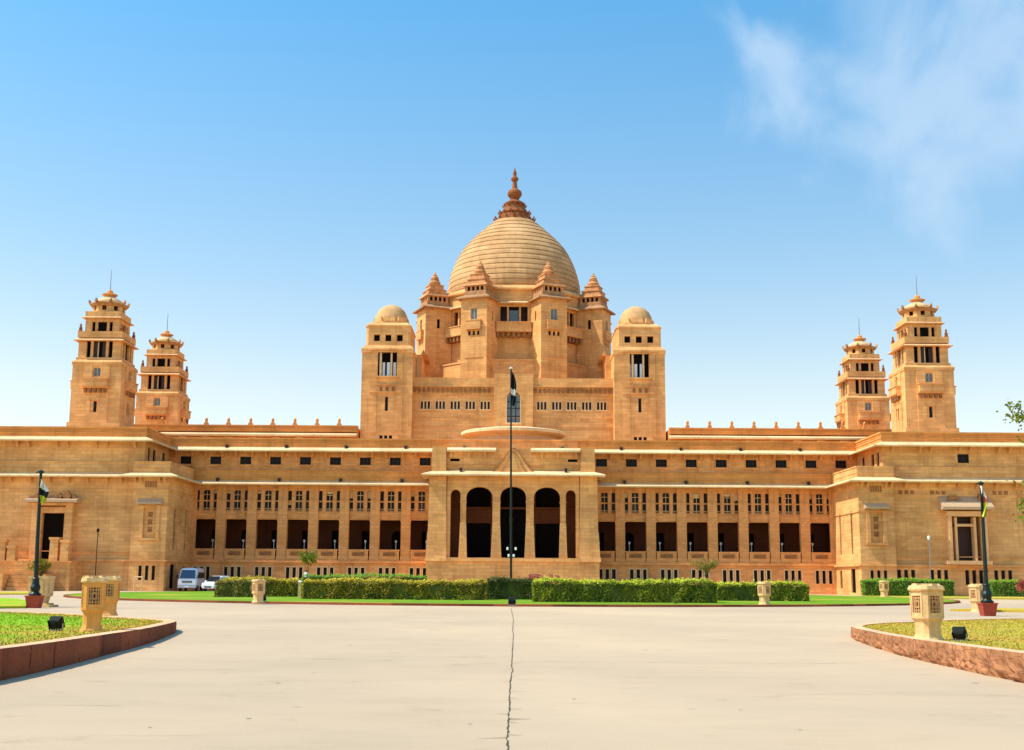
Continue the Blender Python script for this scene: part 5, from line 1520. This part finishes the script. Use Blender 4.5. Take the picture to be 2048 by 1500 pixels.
for sg in (-1, 1):
    m = MB(); m.box(*sorted((sg * .5, sg * .78)), -.09, .05, .68, .84); m.build('headlight', lampglass, car)
    m = MB(); m.box(*sorted((sg * .76, sg * .86)), 1.8, 3.6, 1.15, 1.6, 0, 0); m.build('side_window', glass, car)
    m = MB(); m.box(*sorted((sg * .9, sg * 1.08)), 1.2, 1.3, 1.15, 1.32); m.build('wing_mirror', van_w, car)
m = MB(); m.box(-.42, .42, -.1, .0, .5, .66); m.build('grille', black_m, car)
for x in (-.8, .8):
    for y in (.8, 3.3): wheel(car, x, y, .34, .22)

# =================================================================== PERSON (standing on the palace steps' low block)
pp_ = P(613, 1140, 134)
zb = pp_.z - 1.72
blk_ = empty('stone_block', (pp_.x, 134, LZ)); tag(blk_, 'low stone mounting block behind the hedge with a person standing on it', 'block')
m = MB(); m.prism(sq(.7), 0, zb - LZ - .12, .97); m.build('plinth', tan_s, blk_)
m = MB(); m.prism(sq(.78), zb - LZ - .12, zb - LZ); m.build('top_slab', pale_s, blk_)
per = empty('person', (pp_.x, 134, zb)); tag(per, 'person with dark hair in a patterned white shirt standing behind the left hedges', 'person')
def skin_mesh(name, verts, edges, radii, mat, parent, root_i=0, sub=2):
    me = bpy.data.meshes.new(name); me.from_pydata(verts, edges, []); me.materials.append(mat)
    o = bpy.data.objects.new(name, me); sc.collection.objects.link(o); o.parent = parent
    md = o.modifiers.new('Skin', 'SKIN')
    lay = me.skin_vertices[0].data if me.skin_vertices else None
    if lay is None:
        bpy.context.view_layer.objects.active = o
    for i, r_ in enumerate(radii):
        me.skin_vertices[0].data[i].radius = (r_, r_)
        me.skin_vertices[0].data[i].use_root = (i == root_i)
    s_ = o.modifiers.new('Subdivision', 'SUBSURF'); s_.levels = sub; s_.render_levels = sub
    return o
V = [(0, 0, .93), (0, .01, 1.12), (0, 0, 1.36), (0, 0, 1.47), (0, -.01, 1.56), (0, -.01, 1.66),
     (.17, 0, 1.39), (.22, .01, 1.12), (.23, -.05, .88), (.235, -.07, .80), (-.17, 0, 1.39), (-.22, .01, 1.12), (-.22, -.06, .9), (-.22, -.09, .82),
     (.09, 0, .88), (.10, -.01, .48), (.11, .02, .08), (.12, -.10, .04), (-.09, 0, .88), (-.10, -.01, .48), (-.12, .02, .08), (-.14, -.10, .04)]
E_ = [(0, 1), (1, 2), (2, 3), (3, 4), (4, 5), (2, 6), (6, 7), (7, 8), (8, 9), (2, 10), (10, 11), (11, 12), (12, 13), (0, 14), (14, 15), (15, 16), (16, 17), (0, 18), (18, 19), (19, 20), (20, 21)]
RD = [.14, .13, .15, .06, .09, .08, .065, .05, .035, .03, .065, .05, .035, .03, .095, .065, .045, .04, .095, .065, .045, .04]
skin_mesh('body', V, E_, RD, skin, per)
# fingers, face
m = MB()
for hx in (.238, -.222):
    for q in range(4): m.tube([(hx + (q - 1.5) * .012, -.08 - q * .004, .80), (hx + (q - 1.5) * .014, -.095, .75), (hx + (q - 1.5) * .012, -.085, .715 + abs(q - 1.5) * .006)], [.009, .008, .006], 6)
    m.tube([(hx, -.10, .82), (hx * .96, -.125, .78), (hx * .95, -.13, .755)], [.011, .009, .007], 6)
m.tube([(0, -.095, 1.60), (0, -.12, 1.57), (0, -.1, 1.555)], [.01, .016, .012], 6)
m.build('fingers', skin, per)
m = MB(); 
m.lathe([(0, .93), (.24, .92), (.235, 1.0), (.19, 1.12), (.20, 1.3), (.21, 1.38), (.14, 1.45), (.08, 1.48), (0, 1.48)][1:], 16); 
for sg in (-1, 1): m.tube([(sg * .15, 0, 1.42), (sg * .2, .0, 1.3), (sg * .225, .01, 1.12), (sg * .232, -.03, .98)], [.075, .075, .065, .055], 8)
for v_i, v_ in enumerate(m.v): m.v[v_i] = (v_[0], v_[1] * .72 if abs(v_[0]) < .21 else v_[1], v_[2])
m.build('shirt', cloth_w, per, smooth=True)
m = MB()
for sg in (-1, 1): m.tube([(sg * .08, 0, .95), (sg * .095, 0, .6), (sg * .10, 0, .3), (sg * .11, .02, .1)], [.12, .095, .08, .08], 10)
m.build('trousers', cloth_d, per, smooth=True)
m = MB(); m.M = Matrix.Translation((0, .015, 1.63)); m.lathe([(.0, -.1), (.085, -.08), (.105, 0), (.10, .06), (.06, .11), (0, .125)], 14)
m.build('hair', hair, per, smooth=True)
